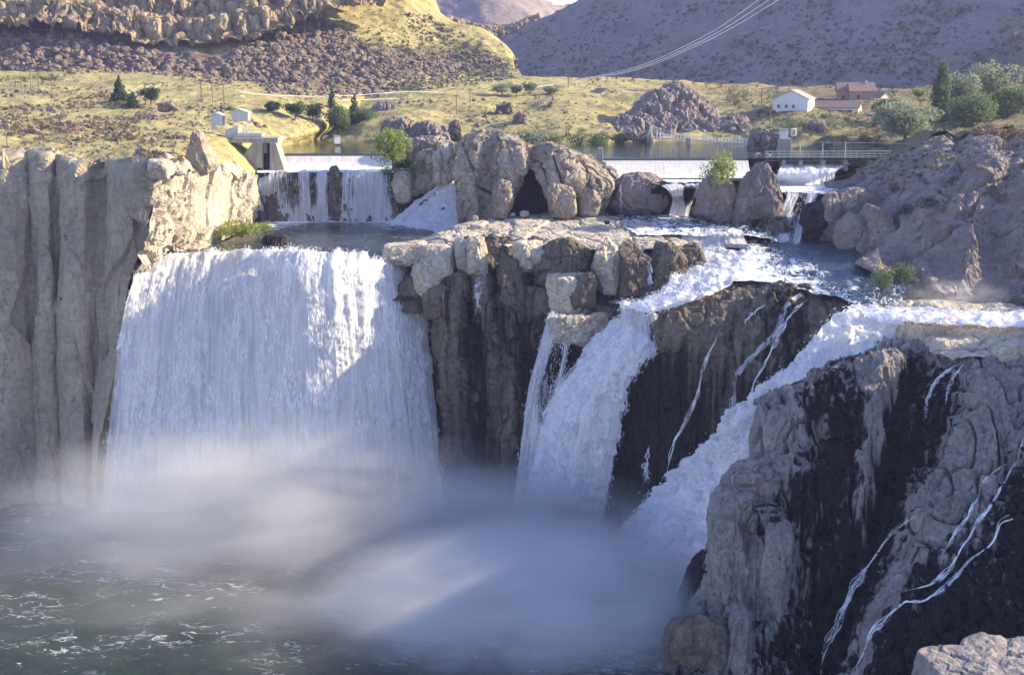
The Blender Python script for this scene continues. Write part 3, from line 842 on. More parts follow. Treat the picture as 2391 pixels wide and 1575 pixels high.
# the crest runs back to the shelf behind
for k, c in enumerate(ncols):
    b = c[0]
    c.insert(0, (b[0] + 1.0, b[1] + 9.0, b[2] - (2.5 if k < 5 else -0.5), b[3]))
loft('near_cliff', ncols, 460, 380, M['rock_near'],
     d_mix(d_flutes(1.0, 1.7, 0.0, 0.17, 0.012, 113, 2.4), lambda p, uv, w: .9 * facet(S(p, .22, .22, .05), 116) + .45 * facet(S(p, .7, .7, .09), 117) + .22 * facet(S(p, 1.6, 1.6, .3), 118)))

# ---- right bluff above the pools
bl = [
    [D(1925, 428, 356), D(1928, 440, 350), D(1930, 455, 345), D(1932, 470, 340)],
    [D(1975, 408, 356), D(1980, 440, 340), D(1975, 500, 322), Z(1965, 565, 61.5)],
    [D(2050, 380, 354), D(2045, 430, 333), D(2020, 510, 308), Z(2000, 600, 61)],
    [D(2120, 352, 350), D(2110, 420, 319), D(2080, 500, 302), D(2045, 590, 285), Z(2022, 645, 60.5)],
    [D(2200, 306, 350), D(2190, 400, 315), D(2160, 500, 293), D(2130, 600, 281), Z(2100, 680, 58)],
    [D(2232, 330, 352), D(2240, 390, 313), D(2225, 480, 290), D(2200, 600, 277), Z(2170, 695, 57)],
    [D(2275, 308, 350), D(2290, 380, 306), D(2282, 470, 285), D(2265, 580, 272), Z(2245, 705, 56.5)],
    [D(2345, 306, 350), D(2350, 390, 301), D(2345, 480, 288), D(2325, 590, 275), Z(2310, 710, 56.5)],
    [D(2395, 298, 350), D(2400, 378, 300), D(2400, 480, 281), D(2398, 590, 270), Z(2395, 715, 56)],
    [D(2640, 285, 350), D(2640, 370, 300), D(2640, 480, 275), D(2640, 590, 262), Z(2640, 730, 55)]]
loft('right_bluff', bl, 360, 260, M['rock_bluff'],
     d_mix(d_flutes(1.8, 1.8, 0.5, 0.05, 0.02, 133, 1.6), lambda p, uv, w: 4.0 * facet(S(p, .06, .06, .04), 136) + 1.4 * facet(S(p, .18, .18, .10), 137)))
# top of the bluff running back to the river bank
loft('bluff_top', [[c[0], (c[0][0] + 6, c[0][1] + 30, c[0][2] - 2, 0), (c[0][0] + 12, c[0][1] + 75, 81, 0)] for c in bl], 80, 40, M['bank_grass'], d_noise(1.2, 0.1, 4, 140), up=True)

# ---- unseen rim added right of the view, heightened to shade the gorge mist
loft('added_shade_rim', [[(150, y, z0, 0), (158, y, z0 + (84 - z0) * .6, 0), (168, y, 84 + b, 0), (190, y, 88 + b, 0), (260, y, 104 + b, 0), (420, y, 120 + b, 0)] for y, z0, b in ((60, 40, 12), (120, 35, 10), (180, 40, 9), (230, 52, 9), (242, 54, 7), (256, 55, 0), (280, 56, 0), (310, 58, 1), (340, 64, 3))], 120, 80, M['rock_bluff'], d_mix(d_noise(2.0, .05, 4, 145), d_flutes(.8, .8, .4, .06, .02, 146, .8)), up=True, keep=False)
# ---- shelf at the right: slabs beside the white stream
sh = [
    [Z(2020, 705, 57), Z(2080, 770, 53.5, .8), D(2085, 806, 236, .4)],
    [Z(2110, 700, 58), Z(2120, 760, 55, .8), Z(2130, 805, 52.2, .3)],
    [Z(2200, 705, 58), Z(2200, 765, 55.5), Z(2200, 830, 52.5)],
    [Z(2300, 710, 57.5), Z(2300, 775, 55.5), Z(2300, 832, 53)],
    [Z(2400, 715, 57.5), Z(2400, 775, 55.5), Z(2400, 820, 53.5)],
    [Z(2620, 725, 57), Z(2620, 775, 56), Z(2620, 815, 54)]]
def slabs(p, uv, w):
    q = p + 1.2 * np.stack([fbm(p * .15, 2, 150), fbm(p * .15, 2, 151), 0 * p[:, 0]], 1)
    f1, f2, cid = worley(S(q, .10, .28, .05), 153)
    return 1.1 * (cid - .4) - 0.9 * np.exp(-((f2 - f1) / .12) ** 2) + .25 * fbm(p * .6, 4, 155)
loft('rock_shelf', sh, 240, 130, M['rock_pale'], slabs, up=True)

# ---- ledge in the middle, below the great outcrop
lg = [
    [Z(1072, 516, 62), Z(985, 556, 61.8), Z(890, 596, 60.8)],
    [Z(1130, 504, 65), Z(1060, 540, 65.2), Z(960, 612, 61)],
    [Z(1250, 500, 65.8), Z(1220, 530, 65.8), Z(1150, 575, 63.5)],
    [Z(1400, 497, 65.6, .2), Z(1390, 530, 65.5), Z(1330, 578, 63.8)],
    [Z(1470, 500, 65.2, .5), Z(1480, 535, 65.2), Z(1450, 580, 63.8)],
    [Z(1545, 515, 64.9, .6), Z(1575, 550, 64.7), Z(1560, 590, 63)],
    [Z(1620, 545, 63.8, .6), Z(1640, 570, 62.6, .4), Z(1610, 605, 61)]]
loft('rock_ledge', lg, 360, 160, M['rock_pale'], d_blocks(0.45, 0.6, (0.11, 0.09, 0.1), 0.10, 163, .07), up=True)

# ================================================================= WATER
loft('river_pool', [
    [V(318, 292, 60.6), V(360, 296, 61.3), Z(470, 580, 62), Z(560, 545, 62), Z(590, 505, 62.2)],
    [V(415, 294, 61.6, .1), Z(470, 590, 61.9), Z(540, 574, 62), Z(640, 530, 62, .25), Z(660, 505, 62.2, .6)],
    [V(560, 294, 61.8, .1), Z(580, 582, 62), Z(640, 565, 62), Z(740, 530, 62, .0), Z(760, 505, 62.2, .6)],
    [V(720, 284, 61.9, .1), Z(730, 588, 62), Z(770, 565, 62), Z(850, 528, 62, .15), Z(870, 505, 62.2, .6)],
    [V(860, 289, 61.7, .1), Z(870, 590, 62), Z(900, 565, 62), Z(970, 530, 62, .2), Z(990, 505, 62.2, .7)],
    [V(925, 296, 61.4), Z(950, 592, 61.8), Z(1000, 565, 61.8), Z(1080, 530, 62), Z(1120, 505, 62.2)]],
    160, 120, M['water_mid'], d_noise(0.1, 0.5, 3, 171), up=True, keep=True)
loft('upper_river', [[(x, 362.5 if x > 20 else 380.5, 80.6, 0), (x, 400, 80.6, 0), (x, 440, 80.6, 0), (x, 480, 80.6, 0)] for x in (-120, -60, 18)], 40, 40, M['water_up'], None, up=True, keep=False)
loft('upper_river', [[(x, 362.4, 80.55, 0), (x, 400, 80.55, 0), (x, 440, 80.55, 0), (x, 480, 80.55, 0)] for x in (17, 80, 190)], 40, 40, M['water_up'], None, up=True, keep=False)
loft('shelf_water', [[V(x, 361.8, 76.4, .25), V(x, 368, 76.7, .3), V(x, 376, 76.8, .35)] for x in (600, 760, 920)], 60, 24, M['rapids'], d_noise(0.1, 0.6, 3, 3), up=True, keep=False)
loft('shelf_water', [[V(x, 348, 74.6, .2), V(x, 352, 75, .3), V(x, 358.5, 75.3, .35)] for x in (1380, 1500, 1700)], 60, 24, M['rapids'], d_noise(0.1, 0.6, 3, 3), up=True, keep=False)

def fall(name, label, cols, nu, nv, mat, A=0.5, su=0.35, sv=0.03, seed=0, group=None, spray=0, size=.3, stretch=1.5, out=1.0, froth=0.0):
    o = loft(name, cols, nu, nv, M[mat], d_mix(d_stream(A, su, sv, seed), lambda p, uv, w: froth * fbm(p * .55, 4, seed + 9)), kind=None, keep=False)
    if spray:
        rs = np.random.RandomState(seed)
        co = np.zeros(len(o.data.vertices) * 3, np.float32); o.data.vertices.foreach_get('co', co)
        wt = np.zeros(len(co) // 3, np.float32); o.data.attributes['wet'].data.foreach_get('value', wt)
        co = co.reshape(nu, nv, 3); wt = wt.reshape(nu, nv)
        nrm = grid_normals(co); view = CAMP - co
        if np.mean(np.sum(nrm * view, 2)) < 0: nrm = -nrm
        iu = rs.randint(0, nu, spray * 3); iv = rs.randint(2, nv - 1, spray * 3)
        pick = fbm(np.stack([iu / nu * 40, iv / nv * 14, iu * 0], 1), 3, seed + 5) + .9 * (wt[iu, iv] - .6) + rs.normal(size=len(iu)) * .25
        k = np.argsort(-pick)[:spray]
        iu, iv = iu[k], iv[k]
        c = co[iu, iv] + nrm[iu, iv] * (rs.rand(len(k), 1) ** 2 * out + .05) + rs.normal(size=(len(k), 3)) * .35
        dn = co[iu, np.minimum(iv + 2, nv - 1)] - co[iu, iv - 2]; dn /= np.linalg.norm(dn, axis=1, keepdims=True) + 1e-9
        sdv = np.cross(dn, nrm[iu, iv] + rs.normal(size=(len(k), 3)) * .5); sdv /= np.linalg.norm(sdv, axis=1, keepdims=True) + 1e-9
        L = rs.uniform(.5, 1.0, (len(k), 1)) * size * stretch; Wd = rs.uniform(.3, 1.0, (len(k), 1)) * size * .5
        P = np.stack([c - dn * L, c + sdv * Wd, c + dn * L, c - sdv * Wd], 1).reshape(-1, 3)
        sp = link('spray', mesh_np('spray', P, np.arange(len(P)).reshape(-1, 4), M['spray'], False), o)
        sp['kind'] = 'stuff'
    return tag(o, label, 'waterfall', group)

# main fall
def mfall(xl, yl, Yl, xb, Yb, d0, d1, d2, up=7.0):
    l = D(xl, yl, Yl)
    pts = [(l[0], l[1] + up, l[2] + 0.55, d0), (l[0], l[1] + 2.0, l[2] + 0.25, d0), (l[0], l[1] - 0.8, l[2] - 1.3, d0)]
    b = V(xb, Yb, -0.5)
    H = l[2] - 1.3
    for z in (0.92, 0.78, 0.55, 0.28, 0.0):
        t = 1 - z
        k = t ** 0.75
        pts.append((l[0] + (b[0] - l[0]) * k, l[1] - 0.8 + (b[1] - l[1] + 0.8) * (t ** 0.6), H * z - 0.5 * t, d1 if z > 0.4 else d2))
    return pts
fall('waterfall', 'broad main waterfall pouring over the curved lip into the misty plunge pool', [
    mfall(311, 640, 283.5, 236, 279, .75, .75, .85),
    mfall(340, 622, 286, 280, 278.5, .7, .8, .9),
    mfall(400, 606, 289.5, 355, 279, .6, .75, .9),
    mfall(470, 600, 290.5, 440, 279, .55, .75, .9),
    mfall(560, 597, 290, 545, 278, .6, .7, .9),
    mfall(630, 598, 285.5, 622, 275, .6, .65, .9),
    mfall(690, 600, 280.5, 690, 271.5, .65, .6, .9),
    mfall(745, 602, 280, 760, 270.5, .75, .6, .85),
    mfall(800, 603, 282, 828, 271.5, .8, .6, .85),
    mfall(850, 606, 285.5, 885, 274, .85, .6, .8),
    mfall(910, 618, 290.5, 955, 279, .9, .55, .7),
    mfall(945, 636, 295.5, 1000, 282.5, .85, .6, .7),
    mfall(984, 672, 299.5, 1042, 285, .6, .6, .65)], 340, 380, 'fall_main', 0.45, 0.4, 0.022, 200, None, 26000, .22, 4.0, 1.0, .25)

# upper-left fall under the weir
uf_wall = [[V(x, 366, 76.0, .4), V(x, 362.5, 75.8, .4), V(x, 361, 70, .35), V(x, 359, 61, .3)] for x in (590, 660, 740, 820, 900, 930)]
loft('upper_cliff', uf_wall, 160, 60, M['rock_wall'], d_mix(d_flutes(0.5, 0.7, 0.3, 0.25, 0.04, 221, 0.7), d_blocks(.5, .5, (.3, .3, .2), .2, 223)))
def ufall(px, d, top=76.5, Yt=361.8, yb=516, bx=0):
    t = V(px, Yt, top, d)
    b = Z(px + bx, yb, 62.1, min(1, d + .35))
    return [(t[0], t[1] + 2.5, t[2] + .25, d + .2), (t[0], t[1] + .5, t[2] + .1, d), (t[0], t[1] - 1.2, t[2] - 1.5, d), (t[0] * .5 + b[0] * .5, t[1] * .5 + b[1] * .5 - .6, 69, d), b]
fall('waterfall', 'veil of many threads falling below the concrete weir beside the bushy rocks', [
    ufall(604, .75, 74, 360.5, 512, 12), ufall(628, .65, 76, 361, 514, 6), ufall(650, .5), ufall(672, .42), ufall(690, .32), ufall(715, .6), ufall(732, .34), ufall(748, .65), ufall(762, .5),
    ufall(776, -.3), ufall(788, -.25), ufall(802, .6), ufall(822, .5), ufall(845, .7), ufall(868, .6), ufall(888, .65), ufall(905, .55), ufall(918, .2, 74)], 260, 70, 'fall_thin', 0.3, 0.8, 0.05, 240, None, 2500, .14, 3.5, .4)
loft('slope_rock', [[D(1060, 404, 368, .8), D(990, 444, 365, .8), D(905, 524, 361, .9)], [D(1085, 420, 362, .8), D(1040, 470, 356, .9), D(980, 545, 350, .9)], [D(1110, 430, 356, .8), D(1100, 500, 348, .9), D(1090, 560, 336, .9)]], 60, 60, M['rock_wall'], d_noise(.4, .3, 4, 250))
fall('waterfall', 'white cascade sliding down left of the great cave outcrop', [
    [D(1066, 410, 365, .75), D(1000, 450, 362, .7), D(950, 490, 360, .6), Z(908, 522, 62, .8)],
    [D(1070, 420, 361, .8), D(1030, 460, 357, .75), D(985, 505, 353, .7), Z(960, 532, 62, .85)],
    [D(1078, 432, 357, .8), D(1060, 480, 352, .8), D(1035, 520, 346, .8), Z(1020, 543, 62, .9)],
    [D(1090, 440, 352, .8), D(1085, 490, 347, .8), D(1075, 525, 340, .8), Z(1070, 548, 62, .9)]], 90, 90, 'fall_foam', 0.4, 0.5, 0.08, 260, None, 3000, .2, 1.6, .5, .4)

# side stream right of the ledge
loft('side_stream', [
    [Z(1420, 498, 65.6, -.1), Z(1440, 520, 65.6, .05), Z(1490, 548, 65.3, .25)],
    [Z(1550, 500, 65.7, .1), Z(1555, 525, 65.5, .1), Z(1590, 550, 65.1, .2)],
    [Z(1660, 512, 65.6, .05), Z(1680, 530, 65.4, .05), Z(1735, 547, 65.1, .15)],
    [Z(1790, 525, 65.4, 0), Z(1800, 545, 65.1, 0), Z(1815, 562, 64.8, .1)]], 110, 60, M['rapids'], d_noise(0.3, 0.4, 4, 271), up=True)
fall('waterfall', 'low frothy step where the side stream drops to the dark pool', [
    [Z(1585, 545, 65.4, .8), Z(1590, 552, 64.8, .8), Z(1596, 582, 61.6, .9)], [Z(1650, 540, 65.5, .7), Z(1655, 548, 65, .7), Z(1660, 578, 61.8, .8)],
    [Z(1700, 543, 65.4, .6), Z(1704, 550, 64.9, .6), Z(1712, 578, 61.9, .8)], [Z(1735, 548, 65.2, .5), Z(1738, 556, 64.6, .5), Z(1750, 582, 61.9, .7)]], 70, 24, 'fall_thin', 0.2, 0.9, 0.1, 281)
loft('right_pool', [
    [Z(1735, 562, 62.6, .2), Z(1745, 600, 61.7, .25), Z(1690, 650, 59.2, .35)],
    [Z(1850, 556, 62.6, -.25), Z(1850, 605, 61.6, .0), Z(1800, 660, 59.2, .25)],
    [Z(1940, 562, 62.5, -.35), Z(1950, 620, 61.3, -.15), Z(1900, 680, 58.6, .1)],
    [Z(2030, 580, 62.5, -.4), Z(2035, 640, 61.0, -.1), Z(2000, 705, 57.6, .05)],
    [Z(2120, 600, 62.5, -.2), Z(2120, 660, 60.0, -.1), Z(2100, 715, 57.3, .05)]], 160, 110, M['rapids'], d_mix(d_noise(0.45, 0.25, 4, 291)), up=True)
tag(fall('rapids', 'white rapids rushing from the dark pool towards the second fall', [
    [Z(1590, 566, 62, .9), Z(1575, 630, 59.5, .9), Z(1525, 690, 56, .9), Z(1440, 712, 54, .9)],
    [Z(1660, 575, 62.2, .85), Z(1640, 630, 60, .85), Z(1575, 690, 56.6, .9), Z(1475, 722, 53.8, .95)],
    [Z(1720, 585, 62.2, .7), Z(1690, 635, 60.3, .7), Z(1610, 690, 57, .85), Z(1505, 730, 53.8, .95)],
    [Z(1780, 590, 62.1, .4), Z(1735, 645, 60, .4), Z(1650, 690, 57, .5), Z(1535, 730, 53.5, .7)]], 150, 180, 'fall_foam', 0.3, 0.3, 0.1, 301, None, 7000, .22, 1.6, .7, .55),
    'white rapids rushing from the dark pool towards the second fall', 'rapids')
fall('waterfall', 'second waterfall, white and bending left between dark rock walls', [
    [Z(1448, 714, 54, .95), D(1445, 736, 276, .6), D(1380, 795, 274, .4), D(1326, 865, 273.5, .35), D(1275, 940, 273, .35), D(1250, 1040, 272, .4), V(1215, 270, -.5, .9)],
    [Z(1468, 718, 54, .95), D(1470, 740, 272, .95), D(1425, 800, 269, .9), D(1378, 880, 268, .85), D(1335, 960, 268, .8), D(1310, 1060, 268, .8), V(1270, 268, -.5, .9)],
    [Z(1490, 722, 53.9, .95), D(1492, 745, 270, .95), D(1470, 800, 266.5, .85), D(1430, 880, 265.5, .8), D(1390, 970, 266, .75), D(1365, 1080, 266.5, .7), V(1330, 267, -.5, .8)],
    [Z(1512, 728, 53.8, .85), D(1518, 752, 269, .75), D(1510, 810, 265.5, .6), D(1470, 880, 265, .7), D(1436, 970, 266, .65), D(1410, 1085, 266.5, .6), V(1370, 267.5, -.5, .7)],
    [Z(1532, 732, 53.6, .6), D(1540, 765, 270, .5), D(1534, 825, 267, .45), D(1492, 855, 266, .6), D(1455, 950, 267, .7), D(1430, 1080, 267.5, .65), V(1398, 269, -.5, .6)]], 170, 280, 'fall_foam', 0.6, 0.4, 0.04, 311, None, 12000, .26, 2.4, 1.2, .8)
fall('waterfall', 'slim twin waterfall dropping from the flat ledge beside the second fall', [
    [D(1290, 731, 283, .8), D(1279, 742, 277.5, .7), D(1256, 825, 275.5, .6), D(1233, 910, 275, .6), D(1215, 1050, 274, .7), V(1190, 272, -.5, .8)],
    [D(1303, 731, 283, .8), D(1296, 742, 277.3, .6), D(1282, 825, 275, .5), D(1262, 910, 274.5, .5), D(1243, 1050, 273.5, .6), V(1220, 272, -.5, .8)],
    [D(1313, 732, 283, .3), D(1309, 744, 277.3, .1), D(1299, 825, 275, .05), D(1284, 910, 274.5, .3), D(1265, 1050, 273.5, .5), V(1240, 272, -.5, .8)],
    [D(1328, 732, 283, .7), D(1326, 744, 277.3, .6), D(1318, 825, 275, .5), D(1300, 910, 274.5, .5), D(1280, 1050, 273.5, .5), V(1260, 272, -.5, .8)],
    [D(1337, 733, 283, .6), D(1336, 746, 277.3, .35), D(1331, 825, 275, .2), D(1316, 910, 274.5, .4), D(1295, 1050, 273.5, .5), V(1280, 272, -.5, .8)]], 70, 200, 'fall_thin', 0.35, 0.6, 0.03, 321, None, 3000, .16, 3.5, .6)
# stream and chute on the right
tag(fall('stream', 'bright white stream racing along the rock shelf to the chute', [
    [Z(2640, 735, 58.3, .7), Z(2391, 728, 58.3, .7), Z(2250, 727, 58.2, .8), Z(2110, 718, 58.2, .8), Z(1985, 714, 58, .8)],
    [Z(2640, 752, 57.8, .85), Z(2391, 742, 57.8, .85), Z(2250, 740, 57.8, .9), Z(2110, 735, 57.8, .9), Z(2010, 730, 57.3, .9)],
    [Z(2640, 775, 57.2, .6), Z(2391, 762, 57.2, .6), Z(2250, 756, 57.3, .8), Z(2150, 752, 57.2, .9), Z(2060, 752, 56.6, .9)]], 70, 200, 'fall_foam', 0.25, 0.4, 0.1, 331, None, 6000, .2, 1.6, .6, .5),
    'bright white stream racing along the rock shelf to the chute', 'stream')
fall('waterfall', 'steep white chute plunging left behind the near fluted cliff', [
    [Z(1980, 713, 58, .8), D(1913, 762, 252, .7), D(1859, 824, 250, .45), D(1798, 878, 249.5, .45), D(1750, 930, 250, .4), D(1706, 962, 251, .45), D(1664, 1024, 252.5, .45), D(1607, 1070, 254.5, .45), D(1549, 1130, 256.5, .45), D(1480, 1195, 257.5, .8), V(1420, 257, -.5, .9)],
    [Z(2030, 730, 57.3, .9), D(1985, 775, 248, .9), D(1920, 830, 245, .95), D(1850, 890, 243.5, 1), D(1790, 960, 244, 1), D(1740, 1010, 245, 1), D(1700, 1070, 246.5, 1), D(1640, 1130, 248, 1), D(1580, 1200, 249, 1), D(1520, 1265, 249, 1), V(1480, 248, -.5, 1)],
    [Z(2075, 742, 56.9, .9), D(2050, 785, 244, .9), D(1990, 840, 241, .95), D(1900, 895, 239.5, 1), D(1830, 960, 239.5, 1), D(1780, 1030, 240, 1), D(1740, 1090, 241, 1), D(1690, 1150, 242, 1), D(1640, 1230, 242, 1), D(1590, 1300, 241, 1), V(1550, 240, -.5, 1)],
    [Z(2112, 752, 56.5, .5), D(2100, 795, 241, .4), D(2050, 850, 238, .6), D(1960, 905, 237, .9), D(1880, 960, 236, 1), D(1820, 1050, 236, 1), D(1780, 1110, 236, 1), D(1740, 1180, 236, 1), D(1690, 1260, 235, 1), D(1640, 1340, 233, 1), V(1610, 231, -.5, 1)]], 220, 320, 'fall_foam', 0.8, 0.3, 0.06, 341, None, 16000, .28, 1.6, 1.6, 1.3)
# cascade at the far right below the gates
loft('cascade_rock', [[Z(x, 436, 71.5, .9), Z(x - 5, 452, 71.6, .9), Z(x - 20, 510, 67, .9), Z(x - 40, 572, 61.5, .9)] for x in (1780, 1850, 1920, 1950)], 60, 60, M['rock_wall'], d_noise(.6, .25, 4, 350))
fall('waterfall', 'cascade of parted white threads between the pointed rock and dark boulders', [
    [Z(1830, 446, 72.6, .8), Z(1838, 455, 72.2, .7), Z(1820, 505, 67.6, .6), Z(1800, 566, 62.3, .7)],
    [Z(1850, 446, 72.6, .8), Z(1858, 455, 72.2, .7), Z(1840, 505, 67.8, .7), Z(1822, 568, 62.3, .8)],
    [Z(1872, 446, 72.6, .7), Z(1876, 456, 72.2, .15), Z(1858, 505, 67.8, .1), Z(1842, 569, 62.3, .5)],
    [Z(1890, 448, 72.6, .8), Z(1892, 457, 72.2, .7), Z(1870, 505, 67.8, .65), Z(1855, 570, 62.3, .7)],
    [Z(1912, 450, 72.5, .8), Z(1908, 460, 72, .5), Z(1884, 510, 67.5, .4), Z(1866, 571, 62.3, .6)]], 80, 80, 'fall_thin', 0.25, 0.9, 0.08, 351, None, 1800, .18, 2.5, .4)
loft('side_pool', [[Z(1795, 424, 72.9, .2), Z(1800, 448, 72.7, .2)], [Z(1870, 424, 72.9, .35), Z(1870, 450, 72.7, .15)], [Z(1980, 430, 72.9, .2), Z(1980, 455, 72.7, 0)]], 50, 24, M['rapids'], d_noise(.1, .6, 3, 360), up=True)
fall('waterfall', 'foaming water below the gated spillway piers', [
    [D(1828, 384, 366, .9), D(1822, 395, 361, .9), D(1812, 410, 357, .9), Z(1802, 428, 73, .9)],
    [D(1870, 384, 366, .9), D(1870, 392, 361, .9), D(1868, 404, 357, .8), Z(1866, 430, 73, .9)],
    [D(1910, 384, 366, .8), D(1912, 394, 361, .7), D(1912, 405, 357, .4), Z(1912, 432, 73, .6)],
    [D(1990, 382, 366, .7), D(1960, 394, 360, .7), D(1950, 405, 357, .4), Z(1945, 432, 73, .6)]], 70, 40, 'fall_foam', 0.3, 0.6, 0.1, 361, None, 1200, .2, 1.8, .4, .3)
fall('waterfall', 'short white drop over the step between the round hump and blocky rock', [
    [Z(1545, 432, 75.2, .8), Z(1560, 445, 74, .6), Z(1570, 470, 70, .6), Z(1560, 503, 66, .9)],
    [Z(1580, 430, 75.2, .8), Z(1585, 442, 74.2, .7), Z(1588, 470, 70, .7), Z(1580, 504, 66, .9)],
    [Z(1605, 430, 75.2, .7), Z(1608, 444, 74.2, .2), Z(1604, 470, 70, .3), Z(1598, 504, 66, .8)],
    [Z(1640, 430, 75.2, .8), Z(1630, 444, 74, .6), Z(1616, 475, 69.5, .6), Z(1606, 506, 66, .8)]], 60, 50, 'fall_thin', 0.25, 0.8, 0.08, 371)
loft('step_rock', [[Z(x, 424, 75, .9), Z(x, 440, 74, .9), Z(x, 470, 69.3, .9), Z(x, 508, 65, .9)] for x in (1520, 1580, 1660)], 50, 40, M['rock_wall'], d_noise(.5, .3, 4, 380))

# ================================================================= ROCKS
_cs = {}
def cube_sphere(n):
    if n in _cs: return _cs[n]
    t = np.tan(np.linspace(-1, 1, n + 1) * math.pi / 4)
    a, b = np.meshgrid(t, t, indexing='ij')
    o = np.ones_like(a)
    P, F = [], []
    idx = np.arange((n + 1) ** 2).reshape(n + 1, n + 1)
    q = np.stack([idx[:-1, :-1], idx[1:, :-1], idx[1:, 1:], idx[:-1, 1:]], 2).reshape(-1, 4)
    for k, (x, y, z) in enumerate(((a, b, o), (b, a, -o), (o, a, b), (-o, b, a), (b, o, a), (a, -o, b))):
        P.append(np.stack([x, y, z], 2).reshape(-1, 3)); F.append(q + k * (n + 1) ** 2)
    P = np.concatenate(P); F = np.concatenate(F)
    key = np.round(P * 1e5).astype(np.int64)
    _, ui, inv = np.unique(key, axis=0, return_index=True, return_inverse=True)
    _cs[n] = (P[ui], inv.reshape(-1)[F])
    return _cs[n]
def rock_shape(dims, seed, n=20, e=4.0, cuts=7, amp=0.10, pit=0.0, flute=0.0, taper=0.0, lean=0.0, leany=0.0, rough=0.03, blocks=0.0):
    P, F = cube_sphere(n)
    r = np.sum(np.abs(P) ** e, 1) ** (1 / e)
    p = P / r[:, None]
    rs = np.random.RandomState(seed)
    for k in range(cuts * 2):
        nn = rs.normal(size=3); nn /= np.linalg.norm(nn)
        dd = rs.uniform(0.70, 0.95) * (np.abs(nn).sum() * 0.5 + 0.45)
        h = p @ nn - dd
        p = p - np.maximum(h, 0)[:, None] * nn * 0.92
    ax = np.array(dims) / 2
    p = p * ax
    nrm = p / (ax ** 2); nrm /= np.linalg.norm(nrm, axis=1, keepdims=True) + 1e-9
    s = np.mean(ax)
    off = seed * 13.7
    qq = p / s + .25 * np.stack([fbm(p / s * 1.5 + off, 3, seed + 20), fbm(p / s * 1.5 + off, 3, seed + 21), fbm(p / s * 1.5 + off, 3, seed + 22)], 1)
    d = amp * s * (.45 * fbm(p / s * 1.1 + off, 2, seed) + 1.1 * facet(qq * 1.5 + off, seed + 1) + .6 * facet(qq * 3.6 + off, seed + 2))
    d += rough * s * (.5 * fbm(p / s * 6 + off, 3, seed + 3) + .8 * facet(qq * 7 + off, seed + 4))
    if flute:
        d += flute * s * (ridged(S(p / s, 2.6, 2.6, .45) + off, 3, seed + 5) - .45)
        d -= flute * s * 0.8 * crack(S(p / s, 2.0, 2.0, .5) + off, seed + 6, .08)
    if blocks:
        f1, f2, cid = worley(S(p / s, 1.5, 1.5, 1.1) + off, seed + 8)
        d += blocks * s * ((cid - .5) - 1.0 * np.exp(-((f2 - f1) / .10) ** 2))
    if pit:
        f1, f2, cid = worley(p / s * 2.6 + off, seed + 9)
        d -= pit * s * np.maximum(0, 1 - f1 / .42) * (cid > .45)
    p = p + nrm * d[:, None]
    zz = p[:, 2] / dims[2] + 0.5
    p[:, 0] *= 1 - taper * zz; p[:, 1] *= 1 - taper * 0.6 * zz
    p[:, 0] += lean * dims[0] * (zz - 0.0); p[:, 1] += leany * dims[1] * zz
    return p, F
def px_box(x0, x1, y0, y1, Y, depth):
    Yc = Y + depth / 2
    a = D(x0, (y0 + y1) / 2, Yc); b = D(x1, (y0 + y1) / 2, Yc)
    t = D((x0 + x1) / 2, y0, Yc); u = D((x0 + x1) / 2, y1, Yc)
    return ((a[0] + b[0]) / 2, Yc, u[2]), (b[0] - a[0], depth, t[2] - u[2])
def rock(name, x0, x1, y0, y1, Y, depth, mat='rock_pale', seed=1, parent=None, n=26, wet=0.0, wetlow=None, rot=0.0, keep=True, **kw):
    loc, dims = px_box(x0, x1, y0, y1, Y, depth)
    p, F = rock_shape(dims, seed, n, **kw)
    if rot:
        c, s_ = math.cos(rot), math.sin(rot)
        p = np.stack([p[:, 0] * c - p[:, 1] * s_, p[:, 0] * s_ + p[:, 1] * c, p[:, 2]], 1)
    p[:, 2] += dims[2] / 2
    w = np.full(len(p), float(wet))
    if wetlow is not None:
        w = np.where(p[:, 2] < dims[2] * wetlow, np.maximum(w, .8), w)
    me = mesh_np(name, p, F, M[mat], False, None, w)
    pl = Vector((0, 0, 0)) if parent is None else parent.location
    o = link(name, me, parent, Vector(loc) - pl)
    if keep:
        SURF.append((p + np.array(loc), F))
    return o

